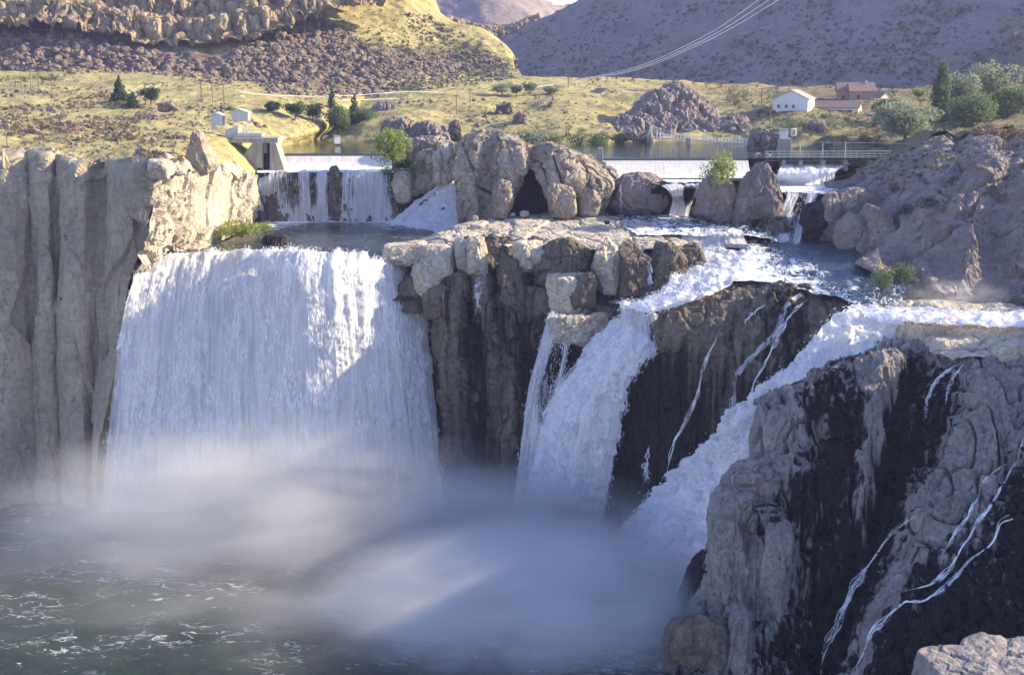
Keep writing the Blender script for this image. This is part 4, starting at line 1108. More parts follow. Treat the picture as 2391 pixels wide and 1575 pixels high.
# ---- the great outcrop with the cave, in the middle
oc_cols = [
    [D(1095, 335, 372), D(1078, 345, 364), D(1072, 420, 360), D(1078, 470, 358), D(1085, 524, 356)],
    [D(1078, 328, 358), D(1063, 338, 350), D(1060, 400, 346), D(1066, 460, 344), D(1074, 522, 342)],
    [D(1092, 314, 353), D(1086, 324, 345), D(1084, 400, 341), D(1090, 460, 340), D(1092, 519, 338)],
    [D(1120, 308, 353), D(1118, 318, 344), D(1112, 400, 339.5), D(1112, 470, 338.5), D(1115, 516, 337)],
    [D(1145, 310, 353), D(1146, 322, 346), D(1136, 400, 343), D(1130, 460, 342), D(1132, 514, 340)],
    [D(1168, 308, 353), D(1172, 320, 344), D(1164, 400, 337.5), D(1152, 460, 335.5), D(1152, 512, 335)],
    [D(1205, 322, 353), D(1210, 333, 343), D(1200, 390, 338.5), D(1182, 440, 337), D(1176, 507, 336)],
    [D(1226, 334, 354), D(1228, 344, 345), D(1222, 388, 341), D(1206, 432, 340), D(1194, 506, 339)],
    [D(1246, 340, 355), D(1246, 350, 347), D(1240, 392, 342), D(1238, 430, 342), D(1236, 506, 342)],
    [D(1264, 332, 354), D(1264, 342, 344), D(1260, 400, 340), D(1268, 440, 340), D(1280, 506, 340)],
    [D(1300, 334, 353), D(1298, 346, 342), D(1288, 410, 337.5), D(1298, 460, 336.5), D(1304, 506, 336)],
    [D(1338, 350, 353), D(1340, 362, 341), D(1334, 415, 337), D(1336, 460, 339.5), D(1344, 505, 339.5)],
    [D(1374, 374, 353), D(1382, 386, 343), D(1385, 430, 338), D(1376, 470, 338.5), D(1374, 504, 339)],
    [D(1412, 393, 355), D(1424, 405, 346), D(1430, 432, 341), D(1415, 466, 340.5), D(1396, 503, 341)],
    [D(1442, 408, 364), D(1444, 416, 355), D(1440, 440, 352), D(1425, 470, 350), D(1408, 503, 351)]]
def oc_d(p, uv, w):
    q = p + 1.0 * np.stack([fbm(p * .2, 3, 402), fbm(p * .2, 3, 403), fbm(p * .2, 3, 404)], 1)
    f1, f2, cid = worley(q * .32, 406)
    pits = np.maximum(0, 1 - f1 / .40) * (cid > .55)
    k = np.exp(-(vnoise(S(q + q[:, [2, 0, 1]] * np.array([.5, 0, 0]), .16, .16, .05), 408) / .06) ** 2)
    return 1.3 * fbm(S(q, .13, .13, .05), 2, 409, aniso=True) + 1.6 * facet(S(q, .2, .2, .11), 410) + .8 * facet(S(q, .6, .6, .4), 411) - 1.8 * pits - 2.4 * k
CAVE = [(1184, 520), (1190, 492), (1202, 470), (1208, 448), (1220, 430), (1226, 406), (1238, 394), (1248, 400), (1252, 418), (1266, 436), (1270, 458), (1278, 468), (1280, 490), (1288, 520)]
oc = loft('rock_outcrop', oc_cols, 360, 220, M['rock_castle'], oc_d, kind=None, cut=CAVE)
nich = loft('cave', [[D(x, y0, Ya), D(x, y0 + 2, (Ya + Yb) / 2), D(x, y0 + 8, Yb), D(x, 470, Yb), D(x, 530, Yb - 2)] for x, y0, Ya, Yb in ((1172, 470, 336, 339), (1178, 440, 337, 356), (1208, 398, 340, 374), (1240, 386, 341, 380), (1270, 398, 340, 374), (1298, 440, 337, 356), (1306, 470, 335, 339))], 70, 60, M['rock_dark'], d_noise(.5, .25, 4, 415), kind=None, keep=False)  # cave lined with darker rock, its shade put into the colour
nich.parent = oc
for k_, (x0, x1, y0, y1, Y, kw) in enumerate(((1142, 1192, 420, 514, 332.5, dict(lean=.2, pit=.12)), (1282, 1350, 425, 510, 332, dict(lean=-.15, pit=.16)), (1196, 1232, 345, 420, 338, dict(pit=.14)), (1350, 1400, 440, 508, 335, dict(lean=.1, pit=.12)))):
    rock('rock_mass', x0, x1, y0, y1, Y, 7, 'rock_castle', 416 + k_, oc, 40, e=3.2, cuts=6, amp=.13, flute=.06, **kw)
tag(oc, 'great pale rock outcrop with a dark triangular cave at its foot', 'rock outcrop')
# rounded hump right of it
tag(rock('rock_outcrop', 1420, 1566, 405, 508, 343, 14, 'rock_bluff', 411, None, 44, e=2.6, cuts=5, amp=.10, flute=.06), 'rounded brown rock hump beside a thread of falling water', 'rock outcrop')
# rocks under the bush, left of the outcrop
rb = empty('rock_outcrop', D(985, 470, 368)[:3])
tag(rb, 'broken pale rocks overgrown by the bright green bush', 'rock outcrop')
rock('rock_mass', 918, 962, 400, 474, 358, 8, 'rock_pale', 421, rb, 34, amp=.12, pit=.05, e=3.2)
rock('rock_mass', 958, 1030, 352, 462, 362, 10, 'rock_pale', 422, rb, 40, amp=.14, blocks=.12, lean=.15)
rock('rock_mass', 1010, 1066, 330, 430, 358, 12, 'rock_pale', 423, rb, 40, amp=.12, flute=.12, blocks=.1)
rock('rock_mass', 890, 985, 395, 430, 364, 9, 'rock_bluff', 424, rb, 28, amp=.16)
rock('rock_mass', 940, 1060, 318, 380, 376, 14, 'rock_bluff', 425, rb, 36, amp=.16, blocks=.1)
tag(rock('boulder', 766, 798, 387, 450, 360.3, 4, 'rock_wall', 426, None, 26, wet=.35, amp=.14, taper=.3), 'dark boulder splitting the veil of threads below the weir', 'boulder')
tag(rock('boulder', 602, 668, 548, 585, 306, 5, 'rock_dark', 427, None, 26, wet=.5, amp=.18, lean=.2, cuts=9), 'black wet boulder standing in the pool above the main fall', 'boulder')
# pointed rock and its blocky neighbour, right
tag(rock('rock_outcrop', 1690, 1838, 380, 532, 322, 14, 'rock_bluff', 431, None, 50, e=3.0, cuts=9, amp=.12, flute=.07, blocks=.05, taper=.55, lean=.05), 'pointed brown rock rising between the two right-hand cascades', 'rock outcrop')
tag(rock('rock_outcrop', 1622, 1712, 418, 522, 327, 12, 'rock_bluff', 432, None, 42, e=4, cuts=7, amp=.10, flute=.09), 'blocky brown rock joined to the left of the pointed rock', 'rock outcrop')
blf = bpy.data.objects['right_bluff']
led = bpy.data.objects['rock_ledge']
for k, (x0, x1, y0, y1, Y, dp, mt, w) in enumerate((
        (1868, 1932, 470, 575, 314, 9, 'rock_dark', .6), (1908, 1960, 448, 578, 314, 9, 'rock_bluff', 0), (1945, 2030, 440, 520, 316, 12, 'rock_bluff', 0),
        (1950, 2032, 500, 596, 300, 10, 'rock_bluff', 0), (2010, 2075, 470, 640, 296, 14, 'rock_bluff', 0), (1770, 1850, 505, 560, 316, 8, 'rock_wall', .5))):
    rock('block', x0, x1, y0, y1, Y, dp, mt, 440 + k, blf, 34, wet=w, amp=.12, e=3.4, flute=.06, taper=.12)
for k, (x0, x1, y0, y1, Y) in enumerate(((350, 400, 366, 420, 272.5), (330, 372, 376, 440, 274), (372, 440, 372, 410, 280))):
    rock('block', x0, x1, y0, y1, Y, 8, 'rock_left' if k == 1 else 'rock_pale', 590 + k, bpy.data.objects['left_cliff'], 26, amp=.14, e=4, cuts=8)
# fractured blocks along the front of the ledge
for k, (x0, x1, y0, y1, Y, dp, mt, w, kw) in enumerate((
        (890, 1000, 556, 615, 292, 10, 'rock_pale', 0, dict(e=5, lean=.1)),
        (978, 1068, 566, 645, 289, 9, 'rock_pale', 0, dict(e=4)),
        (955, 1034, 612, 690, 288, 8, 'rock_pale', .1, dict(e=4, lean=.0)),
        (1060, 1100, 545, 640, 291, 7, 'rock_pale', 0, dict(e=4)),
        (1040, 1100, 625, 690, 288, 7, 'rock_wall', .5, dict(e=5)),
        (1090, 1138, 545, 650, 288.5, 7, 'rock_pale', 0, dict(e=4, flute=.08)),
        (1100, 1150, 632, 720, 288, 6, 'rock_wall', .3, dict(e=4)),
        (1160, 1225, 590, 672, 287.5, 7, 'rock_wall', .3, dict(e=5)),
        (1195, 1270, 556, 630, 287, 8, 'rock_pale', 0, dict(e=3)),
        (1245, 1385, 550, 670, 285.5, 12, 'rock_wall', .25, dict(e=6, blocks=.10, leany=.1)),
        (1280, 1388, 630, 726, 281.5, 9, 'rock_pale', .15, dict(e=4, pit=.12)),
        (1330, 1392, 632, 724, 280.5, 8, 'rock_wall', .2, dict(e=3, pit=.1)),
        (1382, 1452, 550, 675, 284.5, 10, 'rock_pale', .1, dict(e=5, flute=.08)),
        (1438, 1520, 556, 705, 282.5, 11, 'rock_wall', .25, dict(e=5, blocks=.08)),
        (1512, 1600, 560, 702, 284, 11, 'rock_wall', .3, dict(e=5, blocks=.1)),
        (1570, 1648, 560, 640, 290, 9, 'rock_wall', .2, dict(e=4, blocks=.1)),
        (1280, 1440, 728, 800, 277.5, 6, 'rock_pale', .2, dict(e=7, taper=-.15, blocks=.08)),
        (1200, 1290, 664, 745, 284, 7, 'rock_wall', .4, dict(e=6)),
        (1125, 1205, 700, 800, 283, 6, 'rock_wall', .5, dict(e=7)),
        (990, 1050, 650, 735, 287, 7, 'rock_wall', .3, dict(e=5, lean=-.1)),
        (1035, 1090, 670, 780, 285.5, 6, 'rock_wall', .5, dict(e=6, flute=.1)),
        (940, 1005, 640, 722, 289.5, 8, 'rock_wall', .2, dict(e=4)),
        (1160, 1230, 640, 730, 284.5, 6, 'rock_wall', .35, dict(e=5, blocks=.1)),
        (1215, 1285, 720, 830, 282.5, 5, 'rock_wall', .6, dict(e=6, flute=.1)))):
    rock('block', x0, x1, y0 + (7 if y0 < 575 else 0), y1 + 6, Y - 1.5, dp + 1, mt, 460 + k, led, 36, wet=w, cuts=9, amp=.11, rough=.035, rot=random.uniform(-.3, .3), **dict(kw, e=kw['e'] + 2))
# loose boulders on the ledge by the cave and in the rapids
for k, (x0, x1, y0, y1, Y, mt, lab) in enumerate((
        (1213, 1236, 490, 507, 334, 'rock_pale', 'round pale boulder lying at the mouth of the cave'),
        (1102, 1117, 503, 519, 330, 'rock_pale', 'small pale boulder on the ledge left of the cave'),
        (1190, 1204, 497, 506, 335, 'rock_pale', 'little pale boulder left of the round one at the cave mouth'),
        (1288, 1300, 500, 507, 335, 'rock_pale', 'little pale boulder right of the cave mouth'),
        (1640, 1712, 632, 682, 281, 'rock_dark', 'dark rounded boulder parting the white rapids'),
        (1655, 1680, 640, 668, 279, 'rock_dark', 'small wet boulder against the dark boulder in the rapids'),
        (2360, 2420, 690, 772, 250, 'rock_dark', 'black boulder beside the bright stream at the edge of view'),
        (1410, 1424, 514, 524, 322, 'rock_dark', 'small dark boulder in the side stream below the hump'))):
    tag(rock('boulder', x0, x1, y0, y1, Y, (x1 - x0) * .1, mt, 500 + k, None, 18, amp=.15, e=2.6, cuts=8, keep=False), lab, 'boulder')
# slabs beside the stream, children of the shelf
shf = bpy.data.objects['rock_shelf']
for k, (x0, x1, y0, y1, Y, dp) in enumerate(((2090, 2160, 758, 800, 238, 6), (2150, 2215, 755, 790, 240, 6), (2205, 2290, 764, 800, 237, 6), (2270, 2370, 775, 815, 233, 6), (2330, 2440, 760, 790, 242, 6), (2165, 2260, 790, 830, 231, 6), (2320, 2440, 800, 850, 222, 7),
                                             (2130, 2190, 712, 738, 252, 4), (2190, 2240, 708, 728, 254, 4), (2060, 2120, 705, 722, 256, 4))):
    rock('slab', x0, x1, y0, y1, Y, dp, 'rock_pale', 520 + k, shf, 22, amp=.10, e=6, cuts=7, taper=.15, rot=random.uniform(-.3, .3))
# stepped blocks on the near cliff and its foot
nc = bpy.data.objects['near_cliff']
for k, (x0, x1, y0, y1, Y, dp, mt, w, kw) in enumerate((
        (1680, 1810, 1075, 1170, 213, 10, 'rock_near', .0, dict(e=5, blocks=.14, lean=.12)),
        (1660, 1760, 1140, 1300, 209, 9, 'rock_near', .0, dict(e=6, blocks=.08, flute=.06)),
        (1735, 1830, 1180, 1240, 207, 8, 'rock_near', .5, dict(e=6, blocks=.1)),
        (1650, 1735, 1200, 1440, 206.5, 9, 'rock_near', .0, dict(e=6, flute=.10)),
        (1770, 1850, 1215, 1490, 203.5, 9, 'rock_near', .1, dict(e=6, flute=.10, taper=.1)),
        (1640, 1665, 1340, 1440, 212, 5, 'rock_near', .2, dict(e=5, flute=.1)),
        (1535, 1705, 1432, 1620, 197, 12, 'rock_wall', .25, dict(e=2.8, flute=.08, lean=.12)),
        (1690, 1760, 1420, 1600, 197, 8, 'rock_near', .1, dict(e=5, flute=.1)),
        (1572, 1690, 1285, 1470, 213, 12, 'rock_wall', .75, dict(e=2.4, flute=.08, lean=.18, taper=.25)))):
    rock('block', x0, x1, y0, y1, Y, dp, mt, 540 + k, nc, 44, wet=w, amp=.08, rough=.02, cuts=7, **kw)
# sunlit rock right below the viewpoint
fr = empty('rock_outcrop', D(2280, 1640, 72)[:3])
tag(fr, 'sunlit rock edge close below the viewpoint, bottom corner', 'rock outcrop')
rock('rock_mass', 2120, 2330, 1548, 1800, 66, 7, 'rock_near', 560, fr, 54, e=7, amp=.06, blocks=.03, rough=.02, cuts=3)
rock('rock_mass', 2275, 2640, 1522, 1800, 65, 9, 'rock_near', 561, fr, 54, e=7, amp=.06, blocks=.03, rough=.02, cuts=3)
# leaning slab by the intake, and rocks of the terrace
tag(rock('rock_outcrop', 428, 515, 306, 402, 306, 9, 'rock_left', 570, None, 36, e=4, cuts=8, amp=.16, taper=.6, lean=-.12), 'brown leaning rock spike left of the concrete intake', 'rock outcrop')
tag(rock('boulder', 405, 428, 312, 328, 345, 3, 'basalt', 571, None, 16, amp=.15), 'dark boulder on the grass left of the leaning spike', 'boulder')
tag(rock('boulder', 372, 420, 238, 262, 405, 6, 'basalt', 572, None, 20, amp=.18), 'large dark boulder on the grassy terrace above the intake', 'boulder')
tag(rock('rock_outcrop', 315, 385, 262, 306, 385, 10, 'basalt', 573, None, 26, amp=.18, blocks=.12), 'dark craggy knob on the left terrace', 'rock outcrop')
for k, (x0, x1, y0, y1, Y, lab) in enumerate((
        (885, 985, 272, 335, 432, 'brown crag on the far shore behind the bright bush'),
        (950, 1055, 284, 340, 424, 'low broken crag on the far shore next to the great outcrop'),
        (1040, 1082, 280, 318, 430, 'dark knob of rock just behind the top of the great outcrop'),
        (860, 930, 235, 275, 470, 'brown shoulder of rock above the evergreen trees'),
        (1155, 1200, 240, 262, 470, 'dark boulder mound on the grassy flat'),
        (1195, 1232, 262, 285, 455, 'small dark boulder heap on the grassy flat'),
        (1300, 1328, 206, 222, 560, 'dark rock beside the line pole on the far flat'))):
    tag(rock('rock_outcrop', x0, x1, y0, y1 + 12, Y, (x1 - x0) * .12, 'basalt' if k in (2, 4, 5, 6) else 'rock_bluff', 580 + k, None, 30, amp=.18, blocks=.14, cuts=8, taper=.25), lab, 'rock outcrop')
# dark butte behind the footbridge
bt = []
for x, y, Yt in ((1365, 318, 446), (1400, 298, 452), (1450, 268, 460), (1505, 234, 466), (1548, 209, 470), (1590, 208, 472), (1630, 232, 470), (1665, 262, 466), (1690, 278, 464), (1712, 268, 463), (1738, 280, 460), (1752, 305, 456), (1760, 335, 450)):
    f = (y - 205) / 130.0
    bt.append([D(x + 8, y + 16, Yt + 34), D(x + 3, y + 1, Yt + 10), D(x, y, Yt), D(x, y * .6 + 340 * .4, Yt * .6 + 444 * .4 - 2), V(x, 441, 79)])
o = loft('rock_outcrop', bt, 150, 90, M['rock_bluff'], d_mix(d_blocks(1.4, 1.3, (0.10, 0.10, 0.09), 0.8, 601), d_noise(.8, .15, 4, 605)), kind=None)
tag(o, 'dark brown butte with a lit grassy crest behind the footbridge', 'rock outcrop')
for k, (x0, x1, y0, y1, Y, lab) in enumerate((
        (1745, 1800, 296, 372, 405, 'craggy rock at the right end of the footbridge'),
        (1790, 1832, 312, 376, 395, 'craggy rock below the small white gatehouse'),
        (1868, 1928, 282, 322, 420, 'dark crag on the bank above the spillway rails'),
        (1900, 1945, 318, 362, 400, 'brown crag behind the spillway rails'),
        (1748, 1805, 358, 402, 372, 'low rock between the weir and the spillway piers'),
        (1780, 1862, 300, 340, 425, 'jumbled rocks on the bank below the white house'))):
    tag(rock('rock_outcrop', x0, x1, y0, y1, Y, (x1 - x0) * .14, 'rock_bluff', 610 + k, None, 32, amp=.18, blocks=.18, cuts=8, taper=.2), lab, 'rock outcrop')

# ---- talus of basalt boulders on the left hillside
def clump(x, y, k):
    return .5 * math.sin(x * .083 + k + 2 * math.sin(y * .031 + k)) + .5 * math.sin(y * .067 + 1.7 * k + 2.2 * math.sin(x * .041))
def poly_points(poly, n):
    xs = [p[0] for p in poly]; ys = [p[1] for p in poly]
    r = []
    while len(r) < n:
        x = random.uniform(min(xs), max(xs)); y = random.uniform(min(ys), max(ys))
        if in_poly(x, y, poly): r.append((x, y))
    return r
TAL = [([(-40, 78), (60, 62), (130, 64), (215, 82), (330, 116), (420, 138), (520, 142), (560, 120), (590, 185), (520, 200), (420, 178), (300, 172), (180, 172), (60, 160), (-40, 165)], 1.0),
       ([(560, 115), (640, 70), (720, 45), (800, 60), (860, 110), (900, 190), (900, 225), (760, 230), (640, 225), (590, 185)], 1.0),
       ([(850, 120), (940, 130), (1040, 120), (1130, 115), (1195, 150), (1205, 185), (1100, 195), (960, 215), (880, 215)], 0.7),
       ([(930, 30), (1000, 35), (1090, 85), (1060, 95), (980, 85)], 0.45)]
def boulder_mesh(seed, n=3):
    p, F = rock_shape((2, 2, 1.7), seed, n, e=3.0, cuts=9, amp=.25, rough=.0)
    return p, F
protos = [boulder_mesh(700 + k, 2) for k in range(6)]
big_me = [mesh_np('boulder', *boulder_mesh(720 + k, 3), M['basalt'], False) for k in range(6)]
tal_pts = []
for poly, dens in TAL:
    xs = [p[0] for p in poly]; ys = [p[1] for p in poly]
    area = abs(sum(poly[i - 1][0] * poly[i][1] - poly[i][0] * poly[i - 1][1] for i in range(len(poly)))) / 2
    tal_pts += poly_points(poly, int(area * 0.055 * dens))
V_, F_, off, nbig = [], [], 0, 0
for k, (x, y) in enumerate(tal_pts):
    q, nn = hit(x, y)
    if q is None or q.y < 500 or q.y > 900: continue
    s = 0.35 + 0.75 * random.random() ** 2
    if nbig < 290 and random.random() < 0.075 and y > 70:
        s = random.uniform(1.1, 2.0)
        o = link('boulder', big_me[nbig % 6], None, (q.x, q.y, q.z + s * 0.25), (random.uniform(-.5, .5), random.uniform(-.5, .5), random.uniform(0, 6.28)), (s * random.uniform(.8, 1.3), s * random.uniform(.8, 1.2), s * random.uniform(.8, 1.2)))
        tag(o, 'one of the large dark basalt boulders strewn over the talus slope', 'boulder', 'large basalt boulders of the talus slope')
        nbig += 1
        continue
    p, F = protos[k % 6]
    R = np.array(Euler((random.uniform(-.6, .6), random.uniform(-.6, .6), random.uniform(0, 6.28))).to_matrix())
    V_.append((p * s * np.array([random.uniform(.8, 1.3), random.uniform(.8, 1.3), random.uniform(.7, 1.2)])) @ R.T + np.array([q.x, q.y, q.z + s * .2]))
    F_.append(F + off); off += len(p)
tag(link('talus', mesh_np('talus', np.concatenate(V_), np.concatenate(F_), M['basalt'], False)), 'field of smaller dark basalt rubble covering the left hillside', 'talus', None, 'stuff')

V_, F_, off = [], [], 0
for k, (x, y) in enumerate(poly_points([(0, 205), (330, 215), (420, 250), (440, 300), (300, 330), (0, 345)], 420) + poly_points([(430, 240), (600, 255), (720, 290), (700, 310), (600, 300), (470, 290)], 160) + poly_points([(880, 225), (1250, 235), (1400, 260), (1350, 300), (900, 300)], 260)):
    q, nn = hit(x, y)
    if q is None or q.y > 620: continue
    if clump(q.x * 1.4, q.y * 1.4, 7) < random.uniform(-.3, .5): continue
    sz = .25 + 1.1 * random.random() ** 3
    p, F = protos[k % 6]
    R = np.array(Euler((random.uniform(-.6, .6), random.uniform(-.6, .6), random.uniform(0, 6.28))).to_matrix())
    V_.append((p * sz) @ R.T + np.array([q.x, q.y, q.z + sz * .15])); F_.append(F + off); off += len(p)
tag(link('rubble', mesh_np('rubble', np.concatenate(V_), np.concatenate(F_), M['basalt'], False)), 'loose brown stones lying about the grassy terraces', 'rubble', None, 'stuff')

# ================================================================= PLANTS
def leaves(rs, blobs, n, size, shell=0.55):
    """leaf-sized quads through the volume of ellipsoids (cx,cy,cz,rx,ry,rz)"""
    w = np.array([b[3] * b[4] + b[4] * b[5] + b[3] * b[5] for b in blobs]); w = w / w.sum()
    k = rs.choice(len(blobs), n, p=w)
    B = np.array(blobs)[k]
    d = rs.normal(size=(n, 3)); d /= np.linalg.norm(d, axis=1, keepdims=True)
    rad = shell + (1.08 - shell) * rs.rand(n) ** 0.6
    if n > 40: rad *= 1 + 0.18 * vnoise(d * 3.1 + k[:, None] * 7.3, 3)
    c = B[:, :3] + d * rad[:, None] * B[:, 3:]
    a = rs.normal(size=(n, 3)) * 0.55 + d * np.array([1, 1, .6])
    a /= np.linalg.norm(a, axis=1, keepdims=True)
    t = np.cross(a, rs.normal(size=(n, 3))); t /= np.linalg.norm(t, axis=1, keepdims=True)
    b = np.cross(a, t)
    s = size * rs.uniform(.6, 1.3, n)[:, None]
    P = np.stack([c - t * s, c - b * s * .6, c + t * s, c + b * s * .6], 1).reshape(-1, 3)
    F = np.arange(4 * n).reshape(-1, 4)
    return P, F
def trunk_mesh(pts, mat):
    """tapered tubes: list of polylines [(x,y,z,r)...]"""
    VV, FF, off = [], [], 0
    for line in pts:
        L = np.array(line, float)
        m = 7
        ang = np.linspace(0, 2 * math.pi, m, endpoint=False)
        for i in range(len(L)):
            tdir = L[min(i + 1, len(L) - 1), :3] - L[max(i - 1, 0), :3]
            tdir /= np.linalg.norm(tdir) + 1e-9
            u = np.cross(tdir, [0.3, 1, 0.1]); u /= np.linalg.norm(u) + 1e-9
            v = np.cross(tdir, u)
            VV.append(L[i, :3] + L[i, 3] * (np.cos(ang)[:, None] * u + np.sin(ang)[:, None] * v))
        for i in range(len(L) - 1):
            a = off + i * m + np.arange(m); b = off + i * m + (np.arange(m) + 1) % m
            FF.append(np.stack([a, b, b + m, a + m], 1))
        off += len(L) * m
    return mesh_np('trunk', np.concatenate(VV), np.concatenate(FF), mat)
def plant(name, label, cat, base, w, h, kind, mat, n, seed, group=None, lsize=None, d=None):
    rs = np.random.RandomState(seed)
    root = empty(name, base)
    tag(root, label, cat, group)
    d = d or w
    bl = []
    if kind == 'round':
        for k in range(13):
            a = rs.uniform(0, 6.28); r = rs.uniform(.1, .36)
            z = rs.uniform(.38, .82)
            q = .5 * (1 - abs(z - .55) * 1.1)
            bl.append((math.cos(a) * w * r, math.sin(a) * d * r, h * z, w * .24 * rs.uniform(.7, 1.25), d * .24 * rs.uniform(.7, 1.25), h * .17 * rs.uniform(.8, 1.3)))
        bl.append((0, 0, h * .55, w * .28, d * .28, h * .3))
        tr = [[(0, 0, -.5, .045 * h), (0.02 * w, 0, h * .3, .03 * h), (0, 0.02 * w, h * .7, .012 * h)]] + [[(0, 0, h * .3, .02 * h), (math.cos(a) * w * .18, math.sin(a) * w * .18, h * .5, .012 * h), (math.cos(a) * w * .32, math.sin(a) * w * .32, h * .66, .005 * h)] for a in rs.uniform(0, 6.28, 5)]
    elif kind == 'column':
        for k in range(16):
            t = k / 15.0
            z = .08 + .86 * t
            q = (math.sin(math.pi * min(1, (t + .12) / 1.14)) ** .55) * (1 - .25 * t)
            bl.append((rs.uniform(-.1, .1) * w, rs.uniform(-.1, .1) * d, h * z, w * .42 * q * rs.uniform(.85, 1.15), d * .42 * q * rs.uniform(.85, 1.15), h * .075))
        tr = [[(0, 0, -.5, .025 * h), (0, 0, h * .5, .015 * h), (0, 0, h * .95, .004 * h)]]
    elif kind == 'cone':
        for k in range(12):
            t = k / 11.0
            bl.append((rs.uniform(-.06, .06) * w, rs.uniform(-.06, .06) * d, h * (.1 + .85 * t), w * .5 * (1.05 - t) * rs.uniform(.8, 1.15) + .03 * w, d * .5 * (1.05 - t) * rs.uniform(.8, 1.15) + .03 * d, h * .075))
        tr = [[(0, 0, -.5, .03 * h), (0, 0, h * .5, .02 * h), (0, 0, h * .95, .004 * h)]]
    else:  # shrub
        for k in range(8):
            a = rs.uniform(0, 6.28); r = rs.uniform(0, .33)
            bl.append((math.cos(a) * w * r, math.sin(a) * d * r, h * rs.uniform(.25, .7), w * .24 * rs.uniform(.7, 1.3), d * .24 * rs.uniform(.7, 1.3), h * .28 * rs.uniform(.7, 1.2)))
        tr = [[(0, 0, -.3, .03 * h), (math.cos(a) * w * .12, math.sin(a) * w * .12, h * .35, .02 * h), (math.cos(a) * w * .25, math.sin(a) * w * .25, h * .6, .006 * h)] for a in rs.uniform(0, 6.28, 4)]
    P, F = leaves(rs, bl, n, lsize or max(.16, .028 * max(w, h)))
    P[:, 2] = np.maximum(P[:, 2], 0.02)
    link('crown' if kind != 'shrub' else 'foliage', mesh_np('crown', P, F, M[mat], False), root)
    link('trunk' if kind != 'shrub' else 'stems', trunk_mesh(tr, M['bark']), root)
    return root
def plant_px(name, label, cat, px, py, wpx, top, kind, mat, n, seed, group=None, Y=None, ls=None):
    """wpx wide, standing at pixel (px, py), reaching up to row top"""
    if Y is None:
        q, _ = hit(px, py)
        if q is None: return None
    else:
        q = Vector(D(px, py, Y)[:3])
    s = q.y / F0
    return plant(name, label, cat, q, wpx * s * 1.02, (py - top) * s * 1.02, kind, M and mat, n, seed, group, ls)

for a in (
    ('tree', 'tall slender poplar standing above the willows on the right', 'tree', 2190, 312, 52, 146, 'column', 'leaf_mid', 5200, 801, None, 448, .5),
    ('tree', 'round cottonwood with a pale domed crown right of the poplar', 'tree', 2240, 290, 90, 165, 'round', 'leaf_grey', 4200, 802, None, 470, .5),
    ('tree', 'highest broad cottonwood behind the other right-hand trees', 'tree', 2305, 300, 110, 155, 'round', 'leaf_grey', 5000, 803, None, 490, .5),
    ('tree', 'dark cottonwood at the frame edge above the bluff', 'tree', 2345, 312, 130, 205, 'round', 'leaf_mid', 4500, 804, None, 455, .5),
    ('tree', 'bushy green tree between the poplar and the dark cottonwood', 'tree', 2265, 318, 130, 210, 'round', 'leaf_mid', 4800, 805, None, 435, .45),
    ('tree', 'leaning grey-green willow in front of the poplar', 'tree', 2110, 340, 175, 240, 'round', 'leaf_grey', 7500, 806, None, 405, .42),
    ('tree', 'light green willow behind the grey-green one', 'tree', 2080, 305, 80, 240, 'round', 'leaf_mid', 2800, 807, None, 445, .45),
    ('tree', 'small pale round tree beyond the yellow gabled house', 'tree', 2143, 232, 30, 205, 'round', 'leaf_bright', 900, 808, None, 520, .4),
    ('tree', 'bright green tree growing on the rocks at the end of the left weir', 'tree', 918, 408, 84, 300, 'round', 'leaf_bright', 4200, 809, None, 366, .34),
    ('tree', 'dark evergreen on the left terrace beside the line poles', 'tree', 279, 238, 40, 180, 'cone', 'leaf_dark', 2200, 812, None, None, .4),
    ('tree', 'low dark evergreen just right of the terrace evergreen', 'tree', 312, 252, 30, 215, 'cone', 'leaf_dark', 1200, 813, None, None, .35),
    ('tree', 'squat dark tree at the right end of the terrace evergreens', 'tree', 352, 244, 48, 205, 'round', 'leaf_dark', 1600, 814, None, None, .35),
    ('tree', 'large green tree on the far shore left of the pool', 'tree', 789, 322, 66, 245, 'round', 'leaf_mid', 3200, 815, None, 452, .4),
    ('tree', 'dark conifer behind the large green shore tree', 'tree', 777, 290, 34, 206, 'cone', 'leaf_dark', 1700, 816, None, 478, .4),
    ('tree', 'dark conifer right of the large green shore tree', 'tree', 828, 300, 36, 222, 'cone', 'leaf_dark', 1700, 817, None, 470, .4),
    ('tree', 'small light green tree at the water right of the shore conifers', 'tree', 852, 308, 46, 258, 'round', 'leaf_mid', 1700, 818, None, 462, .38),
    ('tree', 'round green tree at the left end of the shore grove', 'tree', 640, 268, 40, 236, 'round', 'leaf_dark', 1200, 819, None, None, .36),
    ('tree', 'bushy tree second from the left in the shore grove', 'tree', 690, 278, 50, 238, 'round', 'leaf_dark', 1500, 820, None, None, .36),
    ('tree', 'bushy tree in the middle of the shore grove', 'tree', 730, 285, 46, 240, 'round', 'leaf_dark', 1500, 821, None, None, .36)):
    plant_px(*a)
for k, (x, y, w, t, lab) in enumerate(((1172, 226, 44, 196, 'pale bushy tree, leftmost in the thicket below the talus'), (1206, 224, 36, 200, 'pale bushy tree, second in the thicket below the talus'), (1238, 222, 30, 192, 'slim pale tree, tallest in the thicket below the talus'), (1282, 220, 40, 202, 'pale bushy tree at the right end of the thicket below the talus'))):
    plant_px('tree', lab, 'tree', x, y, w, t, 'round', 'leaf_grey', 900, 830 + k, None, None, .4)
